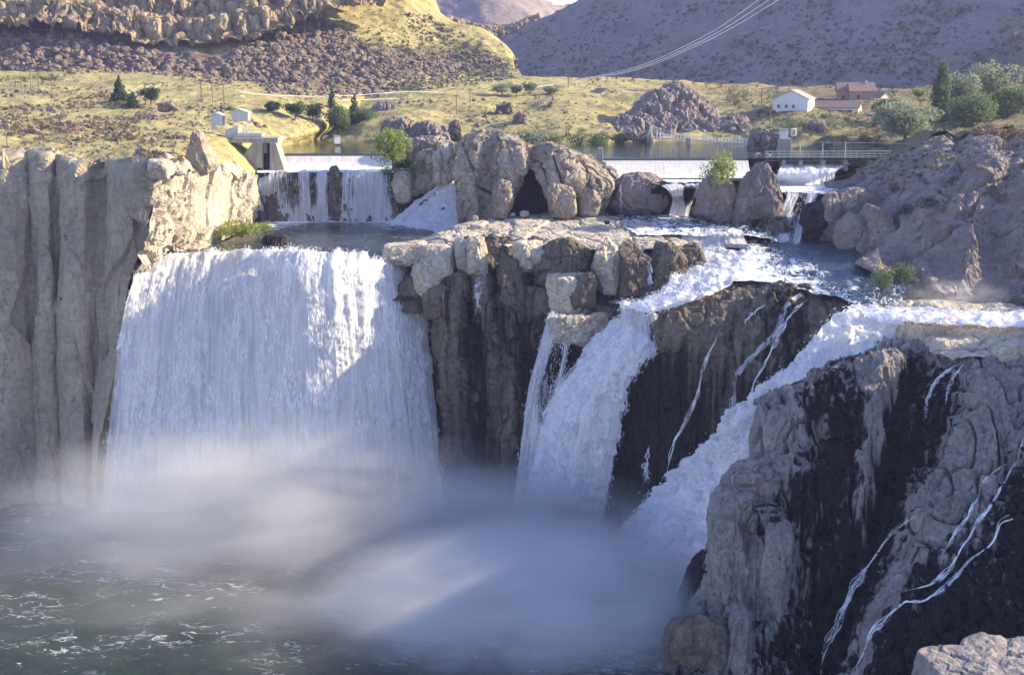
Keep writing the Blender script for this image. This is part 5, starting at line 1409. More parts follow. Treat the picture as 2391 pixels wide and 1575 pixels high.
for k, (x, y, w, t, mt, Y, lab) in enumerate((
        (1692, 432, 105, 342, 'leaf_bright', 323, 'bright green bush on the rocks above the short white drop'),
        (1660, 434, 60, 388, 'leaf_grey', 322, 'grey-green bush at the foot of the bright one by the weir'),
        (905, 425, 50, 375, 'leaf_mid', 361, 'dark green bush at the foot of the bright tree by the weir'),
        (970, 420, 60, 360, 'leaf_mid', 359, 'green bush rooted between the pale broken rocks'),
        (1020, 360, 50, 325, 'leaf_sage', 362, 'dusty bush on top of the pale broken rocks'),
        (1235, 340, 90, 302, 'leaf_grey', 372, 'pale green thicket on the crest of the great outcrop'),
        (1290, 344, 60, 312, 'leaf_mid', 372, 'green bush right of the thicket behind the great outcrop'),
        (1350, 346, 60, 306, 'leaf_mid', 428, 'dark shore bush left of the butte'),
        (1400, 346, 70, 302, 'leaf_mid', 430, 'dark green shore thicket below the butte'),
        (1450, 345, 70, 308, 'leaf_dark', 432, 'dark shore bush left of the footbridge tower'),
        (1495, 344, 50, 312, 'leaf_dark', 434, 'small dark bush next to the footbridge tower'),
        (565, 552, 110, 512, 'leaf_bright', 322, 'low bright green willow clump on the pool shore'),
        (515, 560, 60, 515, 'leaf_bright', 317, 'bright green willow clump against the sunlit cliff foot'),
        (622, 545, 60, 518, 'leaf_bright', 326, 'small green willow clump near the black boulder'),
        (2060, 680, 70, 618, 'leaf_mid', 262, 'dark green bush at the foot of the right bluff'),
        (2110, 660, 80, 610, 'leaf_mid', 268, 'green bush in the recess of the right bluff'),
        (2180, 520, 80, 450, 'leaf_dark', 296, 'dark shrub high in the cleft of the bluff'),
        (2225, 470, 80, 400, 'leaf_dark', 304, 'dark shrub near the top of the bluff cleft'),
        (2120, 520, 60, 470, 'leaf_dark', 300, 'dark shrub low in the cleft of the bluff'),
        (2225, 560, 50, 520, 'leaf_dry', 284, 'ochre shrub below the cleft of the bluff'),
        (2085, 452, 30, 420, 'leaf_dry', 318, 'dry tuft on the sandy notch of the bluff'),
        (2300, 330, 120, 290, 'leaf_dry', 345, 'dusty brush on the top of the bluff'),
        (2385, 340, 90, 300, 'leaf_dry', 342, 'dusty brush at the frame edge on top of the bluff'),
        (2240, 345, 40, 318, 'leaf_mid', 345, 'green bush behind the peak of the bluff'))):
    plant_px('shrub', lab, 'shrub', x, y, w, t, 'shrub', mt, 900 if w < 70 else 1500, 850 + k, None, Y, None)

# numbered single shrubs on the far bank and terrace: alike, seen from far
bank_sp = poly_points([(1770, 300), (1900, 275), (2050, 285), (2060, 345), (1960, 350), (1800, 300)], 44) + poly_points([(1240, 300), (1500, 300), (1500, 330), (1250, 330)], 10) + poly_points([(1560, 190), (1750, 210), (1760, 260), (1700, 255), (1620, 200)], 14)
for k, (x, y) in enumerate(bank_sp):
    w = random.uniform(22, 42)
    plant_px('shrub', 'one of the small green shrubs scattered over the river bank', 'shrub', x, y, w, y - w * random.uniform(.4, .7), 'shrub', random.choice(['leaf_mid', 'leaf_grey', 'leaf_mid', 'leaf_sage', 'leaf_dry']), 260, 900 + k, 'small shrubs of the river bank')
# sagebrush too fine to count
def scatter(name, label, regions, mat, hmin, hmax, leaves_n=12, seed=1):
    rs = np.random.RandomState(seed)
    PP, off = [], 0
    for poly, n in regions:
        for (x, y) in poly_points(poly, n):
            q, nn = hit(x, y)
            if q is None or q.y > 1500 or nn.z < .25: continue
            cl = clump(q.x, q.y, seed)
            if cl < rs.uniform(-.6, .25): continue
            h = hmin + (hmax - hmin) * rs.rand() ** 1.8
            P, F = leaves(rs, [(q.x, q.y, q.z + h * .35, h * .8, h * .8, h * .55)], leaves_n, h * .42, .3)
            PP.append(P)
    P = np.concatenate(PP)
    return tag(link(name, mesh_np(name, P, np.arange(len(P)).reshape(-1, 4), M[mat], False)), label, 'brush', None, 'stuff')
scatter('brush', 'grey sagebrush dotting the dry grass slopes', [
    ([(0, 170), (600, 195), (600, 240), (500, 300), (380, 370), (0, 360)], 900), ([(600, 195), (1200, 190), (1500, 190), (1500, 300), (900, 300), (700, 300)], 700),
    ([(700, 60), (900, 20), (1040, 50), (1190, 150), (1200, 185), (900, 200)], 700), ([(0, 60), (500, 100), (600, 60), (600, 0), (0, 0)], 350)], 'leaf_sage', .35, .9, 12, 31)
scatter('brush', 'green brush in the folds of the lit hillside above the far flat', [([(780, 90), (900, 50), (1050, 80), (1180, 140), (1200, 190), (950, 215), (850, 190)], 700), ([(560, 40), (760, 20), (760, 60), (600, 90)], 120), ([(0, 150), (150, 165), (150, 195), (0, 195)], 60)], 'leaf_mid', .5, 1.6, 14, 36)
scatter('brush', 'low green and brown brush covering the right bank', [
    ([(1700, 200), (2391, 225), (2391, 300), (2100, 320), (2050, 350), (1800, 340), (1760, 260)], 1500), ([(1940, 420), (2200, 320), (2391, 300), (2391, 400), (2250, 400), (2100, 420)], 260)], 'leaf_mid', .35, 1.0, 14, 32)
scatter('brush', 'dark brush spread over the shaded canyon side', [([(1160, 110), (1345, 10), (2391, 0), (2391, 225), (1700, 200), (1230, 185)], 4200)], 'leaf_sage', .4, 2.0, 9, 33)
scatter('brush', 'dark shadow-casting sage clumps on the left terrace', [([(0, 215), (330, 225), (330, 330), (0, 350)], 620), ([(330, 300), (470, 330), (450, 380), (300, 370)], 50)], 'leaf_dry', .5, 1.6, 16, 34)

# ================================================================= BUILT THINGS
def box(bm, c, s, rz=0.0, taper=(1, 1)):
    x, y, z = s[0] / 2, s[1] / 2, s[2]
    vs_ = []
    for k, zz in ((0, 0), (1, z)):
        tx, ty = (1, 1) if k == 0 else taper
        for a, b in ((-1, -1), (1, -1), (1, 1), (-1, 1)):
            v = Vector((a * x * tx, b * y * ty, zz))
            v.rotate(Euler((0, 0, rz)))
            vs_.append(bm.verts.new(v + Vector(c)))
    for f in ((3, 2, 1, 0), (4, 5, 6, 7), (0, 1, 5, 4), (1, 2, 6, 5), (2, 3, 7, 6), (3, 0, 4, 7)):
        bm.faces.new([vs_[i] for i in f])
def bar(bm, a, b, r, m=6):
    a, b = Vector(a), Vector(b)
    d = (b - a).normalized()
    u = d.orthogonal().normalized(); v = d.cross(u)
    r1 = [bm.verts.new(a + (u * math.cos(t) + v * math.sin(t)) * r) for t in [2 * math.pi * i / m for i in range(m)]]
    r2 = [bm.verts.new(b + (u * math.cos(t) + v * math.sin(t)) * r) for t in [2 * math.pi * i / m for i in range(m)]]
    for i in range(m):
        bm.faces.new((r1[i], r1[(i + 1) % m], r2[(i + 1) % m], r2[i]))
    bm.faces.new(r1[::-1]); bm.faces.new(r2)
def poly_prism(bm, pts, y0, y1):
    """outline in x,z extruded from y0 to y1"""
    a = [bm.verts.new((x, y0, z)) for x, z in pts]; b = [bm.verts.new((x, y1, z)) for x, z in pts]
    n = len(pts)
    bm.faces.new(a); bm.faces.new(b[::-1])
    for i in range(n):
        bm.faces.new((a[i], b[i], b[(i + 1) % n], a[(i + 1) % n]))
def part(name, mat, parent, fn, bevel=0.0):
    bm = bmesh.new()
    fn(bm)
    bmesh.ops.recalc_face_normals(bm, faces=bm.faces)
    if bevel:
        bmesh.ops.bevel(bm, geom=list(bm.edges), offset=bevel, segments=1, affect='EDGES')
    me = bpy.data.meshes.new(name)
    bm.to_mesh(me); bm.free()
    me.materials.append(M[mat] if isinstance(mat, str) else mat)
    return link(name, me, parent)
def rel(root):
    def f(p):
        return Vector(p[:3]) - root.location
    return f

# ---- weirs (overflow dam in two lengths)
T = NT('weir_sheet')
uvn = T.pos()
sn = T.noise(T.mapv(uvn, (1.6, .3, .15)), 1.0, 5, .6)
wc = T.mix(T.ss(sn, .3, .7), (0.52, 0.48, 0.41), (0.68, 0.64, 0.56))
M['weir_sheet'] = T.surf(T.bsdf(wc, 0.5, T.bump(sn, .4, .2), 0.3))
def weir(label, xa, xb, Yc, z, zb, drop):
    a, b = V(xa, Yc, z), V(xb, Yc, z)
    root = empty('weir', ((a[0] + b[0]) / 2, Yc, zb)); tag(root, label, 'weir')
    n = 40
    def strip(prof, off):
        P, F = [], []
        xs = np.linspace(a[0], b[0], n) - root.location.x
        for x in xs:
            for (y, zz) in prof:
                P.append((x, y + off[0], zz - zb + off[1]))
        m = len(prof)
        i = np.arange(n * m).reshape(n, m)
        F = np.stack([i[:-1, :-1], i[:-1, 1:], i[1:, 1:], i[1:, :-1]], 2).reshape(-1, 4)
        return np.array(P), F
    body = [(4, zb - .5), (4, z - .4), (1.0, z - .25), (0, z - .2), (-.8, z - .35), (-1.6, z - .9), (-3.0, z - 2.3), (-drop, zb), (-drop, zb - .8)]
    link('dam_wall', mesh_np('dam_wall', *strip(body, (0, 0)), M['concrete']), root)
    crest = [(4.2, z + .05), (1.0, z + .02), (0, z - .02), (-.8, z - .16), (-1.45, z - .62)]
    link('crest_water', mesh_np('crest_water', *strip(crest, (0, 0)), M['water_up']), root)
    sp = [(-1.45, z - .60), (-1.7, z - .80), (-3.1, z - 2.15), (-drop - .1, zb + .18), (-drop - 1.2, zb + .1)]
    link('spill_sheet', mesh_np('spill_sheet', *strip(sp, (0, 0)), M['weir_sheet']), root)
    return root
weir('long low weir with a white spilling face beside the concrete intake', 648, 925, 380.5, 80.6, 76.7, 7.0)
weir('low weir with a white spilling face right of the great outcrop', 1390, 1745, 362.5, 80.55, 75.4, 8.0)
w2 = empty('marker_post', D(1401, 386, 357)[:3]); tag(w2, 'squat concrete post on the end of the weir by the great outcrop', 'post')
part('shaft', 'concrete', w2, lambda bm: box(bm, (0, 0, 1.0), (1.7, 1.7, 4.2), 0, (.75, .75)), .08)
part('plinth', 'concrete', w2, lambda bm: box(bm, (0.3, 0, -1.2), (3.4, 3, 2.3), 0, (.8, .8)), .08)

# ---- concrete intake with its sheds
it = empty('intake_tower', D(612, 405, 366)[:3]); tag(it, 'tapering concrete intake block with a dark slot beside the weir', 'intake')
r = rel(it)
def pp(px, py, Y=366):
    v = r(D(px, py, Y)); return (v.x, v.z)
part('wing', 'concrete', it, lambda bm: poly_prism(bm, [pp(530, 410), pp(613, 410), pp(613, 333), pp(590, 333)], -.0, 7), .06)
part('wing', 'concrete', it, lambda bm: poly_prism(bm, [pp(630, 410), pp(668, 410), pp(665, 400), pp(644, 333), pp(630, 333)], 0, 7), .06)
part('slot', 'hole_shade', it, lambda bm: poly_prism(bm, [pp(613, 410), pp(630, 410), pp(630, 336), pp(613, 336)], 1.8, 6.5))
part('gate', 'concrete_dark', it, lambda bm: poly_prism(bm, [pp(613.5, 358), pp(622, 358), pp(622, 334), pp(613.5, 334)], .9, 1.5))
part('sluice', 'hole_shade', it, lambda bm: poly_prism(bm, [pp(600, 402), pp(611, 402), pp(611, 392), pp(600, 392)], -.05, .3))
part('deck', 'concrete', it, lambda bm: poly_prism(bm, [pp(534, 334), pp(648, 334), pp(648, 322), pp(545, 322)], .6, 9), .06)
part('shed', 'tin', it, lambda bm: poly_prism(bm, [pp(513, 330), pp(545, 326), pp(545, 296), pp(515, 306)], 6, 12))
part('shed', 'tin', it, lambda bm: poly_prism(bm, [pp(548, 321), pp(606, 321), pp(606, 313), pp(549, 313)], 3, 9))
part('ramp', 'tin', it, lambda bm: poly_prism(bm, [pp(508, 370), pp(548, 366), pp(556, 335), pp(530, 332)], 4, 6))
def hopper(label, x0, x1, y0, y1, yleg, Y):
    h = empty('hoist_house', D((x0 + x1) / 2, yleg, Y)[:3]); tag(h, label, 'hoist house')
    rr = rel(h)
    def q(px, py):
        v = rr(D(px, py, Y)); return (v.x, v.z)
    xm = (x0 * .55 + x1 * .45)
    part('house', 'tin', h, lambda bm: poly_prism(bm, [q(x0, y1), q(x1, y1), q(x1, y0 + 10), q(xm, y0 + 3), q(x0, y0 + 9)], 0, 3.4), .04)
    part('roof', 'white_paint_or_lit', h, lambda bm: poly_prism(bm, [q(x0 - 2, y0 + 9), q(xm, y0 + 2.6), q(x1 + 2, y0 + 10), q(x1 + 2, y0 + 8), q(xm, y0), q(x0 - 2, y0 + 7)], -.3, 3.8))
    for sx in (x0 + 3, x1 - 3):
        for yy in (.3, 3.1):
            a = q(sx, y1); b = q(sx, yleg)
            part('leg', 'steel', h, lambda bm: bar(bm, (a[0], yy, a[1]), (b[0], yy, b[1] - .5), .13))
    for k in range(3):
        t0, t1 = k / 3.0, (k + 1) / 3.0
        a = q(x0 + 3, y1 + (yleg - y1) * t0); b = q(x1 - 3, y1 + (yleg - y1) * t1)
        part('brace', 'steel', h, lambda bm: bar(bm, (a[0], .3, a[1]), (b[0], .3, b[1]), .08))
hopper('pale metal hoist house on stilts, nearer the leaning spike', 492, 520, 262, 293, 345, 372)
hopper('pale metal hoist house on stilts above the intake deck', 541, 579, 254, 283, 313, 372)

# ---- footbridge
fb = empty('footbridge', V(1640, 434, 80.6)[:3]); tag(fb, 'white railed footbridge in front of the dark butte', 'footbridge')
r = rel(fb)
A_, B_ = r(D(1518, 322, 434)), r(D(1758, 336, 430))
part('deck', 'white_paint_or_lit', fb, lambda bm: [bar(bm, A_ + Vector((0, s, 0)), B_ + Vector((0, s, 0)), .22, 4) for s in (-1, 1)] and None)
part('walkway', 'concrete', fb, lambda bm: [bar(bm, A_.lerp(B_, k / 40) + Vector((0, -1, .12)), A_.lerp(B_, k / 40) + Vector((0, 1, .12)), .30, 4) for k in range(41)] and None)
for s in (-1, 1):
    part('rail', 'white_paint_or_lit', fb, lambda bm: bar(bm, A_ + Vector((2, s, 1.5)), B_ + Vector((0, s, 1.5)), .07))
    for k in range(2, 31):
        p0 = A_.lerp(B_, k / 30)
        hgt = 1.5 + 2.2 * max(0, (10 - k) / 10) ** 2
        part('post', 'white_paint_or_lit', fb, lambda bm: bar(bm, p0 + Vector((0, s, 0)), p0 + Vector((0, s, hgt)), .07))
    part('main_cable', 'white_paint_or_lit', fb, lambda bm: [bar(bm, A_.lerp(B_, k / 30) + Vector((0, s, 1.55 + 3.2 * max(0, (12 - k) / 12) ** 2)), A_.lerp(B_, (k + 1) / 30) + Vector((0, s, 1.55 + 3.2 * max(0, (11 - k) / 12) ** 2)), .05) for k in range(12)] and None)
    part('tower_leg', 'white_paint_or_lit', fb, lambda bm: (bar(bm, A_ + Vector((-.2 + .9, s, -2)), A_ + Vector((0.2, s, 4.6)), .16), bar(bm, A_ + Vector((-1.2, s, -2)), A_ + Vector((0.2, s, 4.6)), .16)))
part('tower_beam', 'white_paint_or_lit', fb, lambda bm: (bar(bm, A_ + Vector((.2, -1, 4.5)), A_ + Vector((.2, 1, 4.5)), .14), bar(bm, A_ + Vector((0, -1, 2.4)), A_ + Vector((0, 1, 2.4)), .12)))
part('abutment', 'concrete', fb, lambda bm: box(bm, A_ + Vector((-.2, 0, -4.5)), (1.6, 2.4, 3.6), 0, (.8, .8)), .06)
P_ = r(V(1607, 425, 78.5))
part('pier', 'concrete', fb, lambda bm: box(bm, P_, (1.7, 1.7, 4.4), 0, (.75, .75)), .06)

# ---- gated spillway
sg = empty('spillway', V(1930, 368, 78)[:3]); tag(sg, 'gated spillway with concrete piers and rails above the foaming water', 'spillway')
r = rel(sg)
for px in (1828, 1868, 1921, 1974, 2032):
    b0 = r(D(px, 394, 367))
    part('pier', 'white_paint_or_lit', sg, lambda bm: poly_prism(bm, [(b0.x - .45, b0.z - .6), (b0.x + .75, b0.z - .6), (b0.x + .75, b0.z + 2.7), (b0.x - .45, b0.z + 2.7)], b0.y, b0.y + 4), .05)  # whiter than bare concrete: sunlight on the piers is put into the colour
for pa, pb in ((1835, 1864), (1876, 1917), (1929, 1970), (1982, 2028)):
    a, b = r(D(pa, 389, 369.5)), r(D(pb, 376, 369.5))
    part('gate', 'concrete_dark', sg, lambda bm: poly_prism(bm, [(a.x - .6, a.z), (b.x + .6, a.z), (b.x + .6, b.z), (a.x - .6, b.z)], a.y, a.y + .5))
def rail_line(name, x0, y0, x1, y1, Y, rad):
    part(name, 'steel', sg, lambda bm: bar(bm, r(D(x0, y0, Y)), r(D(x1, y1, Y)), rad))
rail_line('walkway', 1786, 374.5, 2070, 373.5, 368.5, .22)
for yy in (366, 360, 354):
    rail_line('rail', 1786, yy, 2080, yy - 1, 367.4, .07)
    rail_line('rail', 1786, yy - 1, 2080, yy - 2, 371, .07)
for px in range(1790, 2081, 14):
    rail_line('post', px, 374, px, 353.5, 367.4, .06)
for px in (1868, 1921, 1974):
    rail_line('tall_post', px, 374, px, 331, 368, .11)
rail_line('top_rail', 1868, 332, 1974, 333, 368, .06)
rail_line('top_rail', 1974, 333, 2170, 336, 372, .06)
gh = empty('gatehouse', D(1830, 356, 392)[:3]); tag(gh, 'small white gatehouse on a concrete base left of the spillway rails', 'gatehouse')
part('base', 'concrete', gh, lambda bm: box(bm, (0, 0, -1), (4.0, 3.4, 5.5), .1, (.9, .9)), .06)
part('house', 'white_paint_or_lit', gh, lambda bm: box(bm, (-.3, 0, 4.5), (2.2, 2.2, 2.6), .1), .04)
part('roof', 'roof_grey', gh, lambda bm: box(bm, (-.3, 0, 7.1), (2.7, 2.7, .3), .1), .03)
cb_ = empty('control_box', D(1853, 317, 402)[:3]); tag(cb_, 'small white control box on the crag above the gatehouse', 'control box')
part('cabinet', 'white_paint_or_lit', cb_, lambda bm: box(bm, (0, 0, 0), (1.6, 1.2, 2.4), .3), .04)
part('door', 'concrete_dark', cb_, lambda bm: box(bm, (-.05, -.66, .3), (.9, .08, 1.7), .3))

# ---- houses
def house(label, px, py, Y, w, d, h, rh, rz, wall, roof, wins, extra=None):
    root = empty('house', D(px, py, Y)[:3], rz); tag(root, label, 'house')
    part('wall', wall, root, lambda bm: (box(bm, (0, 0, -1.5), (w, d, h + 1.5)), poly_prism(bm, [(-w / 2, h + .01), (w / 2, h + .01), (0, h + rh)], -d / 2, d / 2)))
    ov = .5
    for s in (-1, 1):
        def rf(bm, s=s):
            x1 = s * (w / 2 + ov); z1 = h - ov * rh / (w / 2)
            pts = [(0, h + rh + .05), (x1, z1 + .05), (x1, z1 + .3), (0, h + rh + .3)]
            poly_prism(bm, pts, -d / 2 - ov, d / 2 + ov)
        part('roof', roof, root, rf)
    for (face, u, z, ww, hh) in wins:
        if face == 'f': fn = lambda bm: box(bm, (u, -d / 2 - .03, z), (ww, .1, hh))
        elif face == 'r': fn = lambda bm: box(bm, (w / 2 + .03, u, z), (.1, ww, hh))
        else: fn = lambda bm: box(bm, (-w / 2 - .03, u, z), (.1, ww, hh))
        f = part('window', 'window_glass', root, fn)
        if face == 'f':
            fr_ = part('sill', 'white_paint_or_lit', root, lambda bm: box(bm, (u, -d / 2 - .06, z - .14), (ww + .3, .2, .12)))
            fr_.parent = f
    if extra: extra(root)
    return root
house('white two-storey house with a broad gable on the far bank', 1852, 276, 482, 13.5, 14, 7.6, 3.2, math.radians(-24), 'white_paint_or_lit', 'roof_grey',
      [('f', -3.5, 1.0, 1.1, 1.5), ('f', 1.5, 1.2, 1.2, 1.5), ('f', -4.5, 4.2, 1.0, 1.2), ('f', -1.5, 4.2, 1.0, 1.2), ('f', 1.2, 4.2, 1.0, 1.2), ('r', -3, 3.6, 1.3, 1.3), ('r', 2, 3.6, 1.3, 1.3), ('r', -2, .6, 1.3, 1.8)])
house('low brown-roofed house joined to the white two-storey one', 1950, 270, 486, 8, 19, 3.4, 2.2, math.radians(66), 'tan_wall', 'roof_brown',
      [('l', -6, 1.0, 1.8, 1.3), ('l', -2, 1.0, 1.8, 1.3), ('l', 2, 1.0, 1.8, 1.3), ('l', 6, 1.0, 1.8, 1.3), ('f', 0, 1.0, 2.4, 1.4)])
house('brick house with two gables behind the low brown roof', 1975, 240, 520, 7, 8, 5.2, 3.0, math.radians(80), 'brick_wall', 'roof_brown', [('l', -2, 1.5, 1.1, 1.6), ('l', 1.5, 1.5, 1.1, 1.6)])
house('second brick house wing with a chimney at its ridge', 2008, 246, 516, 8, 10, 6.0, 3.2, math.radians(84), 'brick_wall', 'roof_brown', [('l', -2.5, .6, 1.1, 2.0), ('l', 1.5, 2.8, 1.2, 1.6)],
      lambda rt: part('chimney', 'white_paint_or_lit', rt, lambda bm: box(bm, (0, -2, 8.6), (.9, .9, 1.5))))
house('small yellow gabled house behind the willow', 2050, 248, 530, 8, 9, 3.2, 3.0, math.radians(28), 'yellow_wall', 'roof_brown', [('f', 0, 1.0, 1.4, 1.4)])
house('dark-roofed cottage with a lit tan gable on the far flat', 1405, 240, 540, 9, 10, 3.2, 2.8, math.radians(20), 'yellow_wall', 'roof_brown', [('f', -2, .8, 1.2, 1.6), ('f', 1.5, .8, 1.2, 1.6)])
house('low cottage with a sagging brown roof right of the tan gable', 1478, 236, 555, 9, 14, 2.4, 2.4, math.radians(75), 'tan_wall', 'roof_brown', [('l', 2, .6, 1.6, 1.0)])
house('small grey shed beyond the row of slim poplars', 1250, 234, 550, 6, 9, 2.0, 1.6, math.radians(70), 'tan_wall', 'roof_grey', [('l', 1, .4, 1.0, 1.0)])
fn_ = empty('garden_fence', D(1920, 274, 474)[:3]); tag(fn_, 'brown board fence below the white house', 'fence')
r = rel(fn_)
for k in range(24):
    x = 1836 + k * 6.6
    q = r(D(x, 275, 474))
    part('board', 'pole_wood', fn_, lambda bm: box(bm, (q.x, 0, q.z - .4), (1.05, .12, 1.7 + .1 * random.random())))
wb = empty('shed', D(2026, 281, 470)[:3]); tag(wb, 'tiny white shed at the right end of the board fence', 'shed')
part('wall', 'white_paint_or_lit', wb, lambda bm: box(bm, (0, 0, -.5), (3.4, 2.6, 2.6), .2), .03)
part('roof', 'roof_grey', wb, lambda bm: box(bm, (0, 0, 2.12), (3.8, 3.0, .2), .2), .02)
ph = empty('shed', D(787, 332, 420)[:3]); tag(ph, 'little white pump shed at the water below the shore trees', 'shed')
part('wall', 'white_paint_or_lit', ph, lambda bm: box(bm, (0, 0, -.5), (2.0, 1.8, 2.6), .3), .03)
part('roof', 'roof_grey', ph, lambda bm: box(bm, (0, 0, 2.12), (2.4, 2.2, .2), .3), .02)

# ---- poles
def pole(label, px, py, top, Y=None, arms=1, h2=None, group=None):
    q = Vector(D(px, py, Y)[:3]) if Y else hit(px, py)[0]
    if q is None: return
    s = q.y / F0
    h = (py - top) * s
    root = empty('utility_pole', q); tag(root, label, 'pole', group)
    rad = max(.14, .0004 * q.y)
    part('shaft', 'pole_wood', root, lambda bm: bar(bm, (0, 0, -1), (0, 0, h), rad))
    for k in range(arms):
        part('crossarm', 'pole_wood', root, lambda bm: box(bm, (0, 0, h - .6 - k * 1.3), (2.6, .2, .22)))
        for x in (-1.1, 0, 1.1):
            part('insulator', 'white_paint_or_lit', root, lambda bm: bar(bm, (x, 0, h - .4 - k * 1.3), (x, 0, h - .05 - k * 1.3), .09))
    return root
pole('weathered pole with crossarms at the left frame edge', 17, 340, 282, None, 2)
pole('pole on the far flat where the three pale cables meet', 1327, 205, 168, None, 2)
pole('thin pole left of the talus foot, leftmost of the far line', 52, 222, 162)
pole('thin pole, second of the far line on the left terrace', 74, 220, 166)
pole('thin pole, third of the far line on the left terrace', 92, 222, 166)
pole('thin pole, fourth of the far line on the left terrace', 121, 214, 160)
pole('thin pole beside the terrace evergreens, left one', 340, 244, 195)
pole('thin pole beside the terrace evergreens, right one', 361, 240, 195)
pole('thin pole of the frame behind the hoist houses, left one', 471, 236, 188)
pole('thin pole of the frame behind the hoist houses, middle one', 497, 238, 192)
pole('thin pole of the frame behind the hoist houses, right one', 523, 240, 196)
pole('slim pole on the grassy flat left of the great outcrop top', 1066, 266, 222)
pole('slim pole on the grassy flat, the farther of the pair', 1098, 252, 208)
pole('bare pole behind the white house, nearer the butte', 1778, 246, 206, 470)
pole('bare pole close to the white house gable', 1812, 250, 206, 500)
pole('pole in front of the white house corner', 1798, 286, 244, 440)

# ---- power cables
def cable(label, pts, rad, mat, group=None, sag=0.0):
    P = catmull([list(p) for p in pts], 60)[:, :3]
    t = np.linspace(0, 1, 60)
    P[:, 2] -= sag * 4 * t * (1 - t)
    me = trunk_mesh([[(*p, rad) for p in P]], M[mat])
    o = link('power_cable', me); tag(o, label, 'cable', group)
for k, (dx, dy, lab) in enumerate(((-24, -8, 'topmost of the three pale cables rising to the upper right'), (0, 0, 'middle one of the three pale cables rising to the upper right'), (22, 6, 'lowest of the three pale cables rising to the upper right'))):
    cable(lab, [D(1327, 190 + k, 560), D(1480, 162 + dy * .5, 430), D(1640, 95 + dy, 320), D(1800 + dx, -3, 240), D(2060 + dx, -200, 160)], .085, 'cable')
for k, (dy, lab) in enumerate(((0, 'upper pale cable running flat above the far shore'), (10, 'lower pale cable running flat above the far shore'))):
    cable(lab, [D(560, 214 + dy, 470), D(640, 223 + dy, 480), D(800, 224 + dy, 500), D(960, 214 + dy * 1.5, 520), D(1140, 218 + dy * .3, 540), D(1327, 191, 560)], .09, 'cable')
for k in range(3):
    cable(['left', 'middle', 'right'][k] + ' one of the thin wires slanting over the left terrace', [D(150 + k * 20, 300 + k * 3, 420), D(260 + k * 20, 240 + k * 4, 450), D(336 + k * 20, 196, 480)], .06, 'cable')
cable('faint wire crossing the shaded canyon side towards the upper right', [D(1200, 172, 620), D(1500, 128, 560), D(1800, 62, 500)], .04, 'cable_thin')

# ---- thin streams on the cliffs
def trickle(label, pts, w0, w1, dens=.6, mat='trickle', lift=.2):
    L = catmull([(x, y, 0) for x, y in pts], 70)
    pos, nor = [], []
    for x, y, _ in L:
        q, nn = hit(x, y)
        if q is None: continue
        pos.append(q); nor.append(nn)
    P = np.array(pos); N = np.array(nor)
    vw = CAMP - P; vw /= np.linalg.norm(vw, axis=1, keepdims=True)
    N = N + vw * .8; N /= np.linalg.norm(N, axis=1, keepdims=True)
    jn = np.stack([np.arange(len(P)) * .55, np.full(len(P), len(label) * 3.1), np.zeros(len(P))], 1)
    P = P + np.stack([.18 * fbm(jn, 2, 9), 0 * P[:, 0], 0 * P[:, 0]], 1)
    for _ in range(3):
        P[1:-1] = (P[:-2] + 2 * P[1:-1] + P[2:]) / 4
        N[1:-1] = (N[:-2] + 2 * N[1:-1] + N[2:]) / 4
    tg = np.gradient(P, axis=0); tg /= np.linalg.norm(tg, axis=1, keepdims=True) + 1e-9
    sd = np.cross(tg, N); sd /= np.linalg.norm(sd, axis=1, keepdims=True) + 1e-9
    n = len(P)
    tt = np.linspace(0, 1, n)
    if w0 >= 2.0:
        m = 9
        lv = np.concatenate([[0], np.cumsum(np.linalg.norm(np.diff(P, axis=0), axis=1))])
        wv = w0 + (w1 - w0) * tt
        ts = np.linspace(-.5, .5, m)
        VV = np.stack([P + sd * (t * wv)[:, None] + N * (lift * (1 - 3 * t * t)) for t in ts], 1).reshape(-1, 3)
        UV = np.stack([np.stack([t * wv, lv], 1) for t in ts], 1).reshape(-1, 2)
        WW = np.stack([np.full(n, dens - 2.0 * t * t) for t in ts], 1).reshape(-1)
        i = np.arange(n * m).reshape(n, m)
        F = np.stack([i[:-1, :-1], i[:-1, 1:], i[1:, 1:], i[1:, :-1]], 2).reshape(-1, 4)
        tag(link('trickle', mesh_np('trickle', VV, F, M['trickle'], True, UV, WW)), label, 'trickle')
        return
    wd = (w0 + (w1 - w0) * tt) * np.clip(.65 + .9 * vnoise(np.stack([np.arange(n) * .13, np.full(n, len(label) * 2.3), np.zeros(n)], 1), 14), .15, 1.6)
    rs = np.random.RandomState(len(label) * 7 + len(pts))
    VV, FF, off = [], [], 0
    ns = max(6, int(4 + (w0 + w1) * 2.5))
    for j in range(ns):
        a0 = rs.uniform(0, .35) * (j > 0); a1 = 1 - rs.uniform(0, .35) * (j > 0)
        k0, k1 = int(a0 * (n - 1)), int(a1 * (n - 1)) + 1
        if k1 - k0 < 5: continue
        ar = np.arange(n)
        lat = fbm(np.stack([ar * .09, np.full(n, j * 5.7), np.full(n, len(label) * 1.0)], 1), 3, 11) * .5
        wid = .02 + .07 * np.clip(.5 + .9 * vnoise(np.stack([ar * .4, np.full(n, j * 3.1), np.full(n, 2.0)], 1), 12), .05, 1)
        wid = wid * (1.5 if j == 0 else 1.0)
        c = P + sd * (lat * wd)[:, None] + N * (lift + .05 * j)
        e = np.stack([c - sd * wid[:, None], c + sd * wid[:, None]], 1)[k0:k1]
        m = len(e)
        VV.append(e.reshape(-1, 3))
        i = off + np.arange(m * 2).reshape(m, 2)
        FF.append(np.stack([i[:-1, 0], i[:-1, 1], i[1:, 1], i[1:, 0]], 1)); off += m * 2
    tag(link('trickle', mesh_np('trickle', np.concatenate(VV), np.concatenate(FF), M['thread'], True)), label, 'trickle')
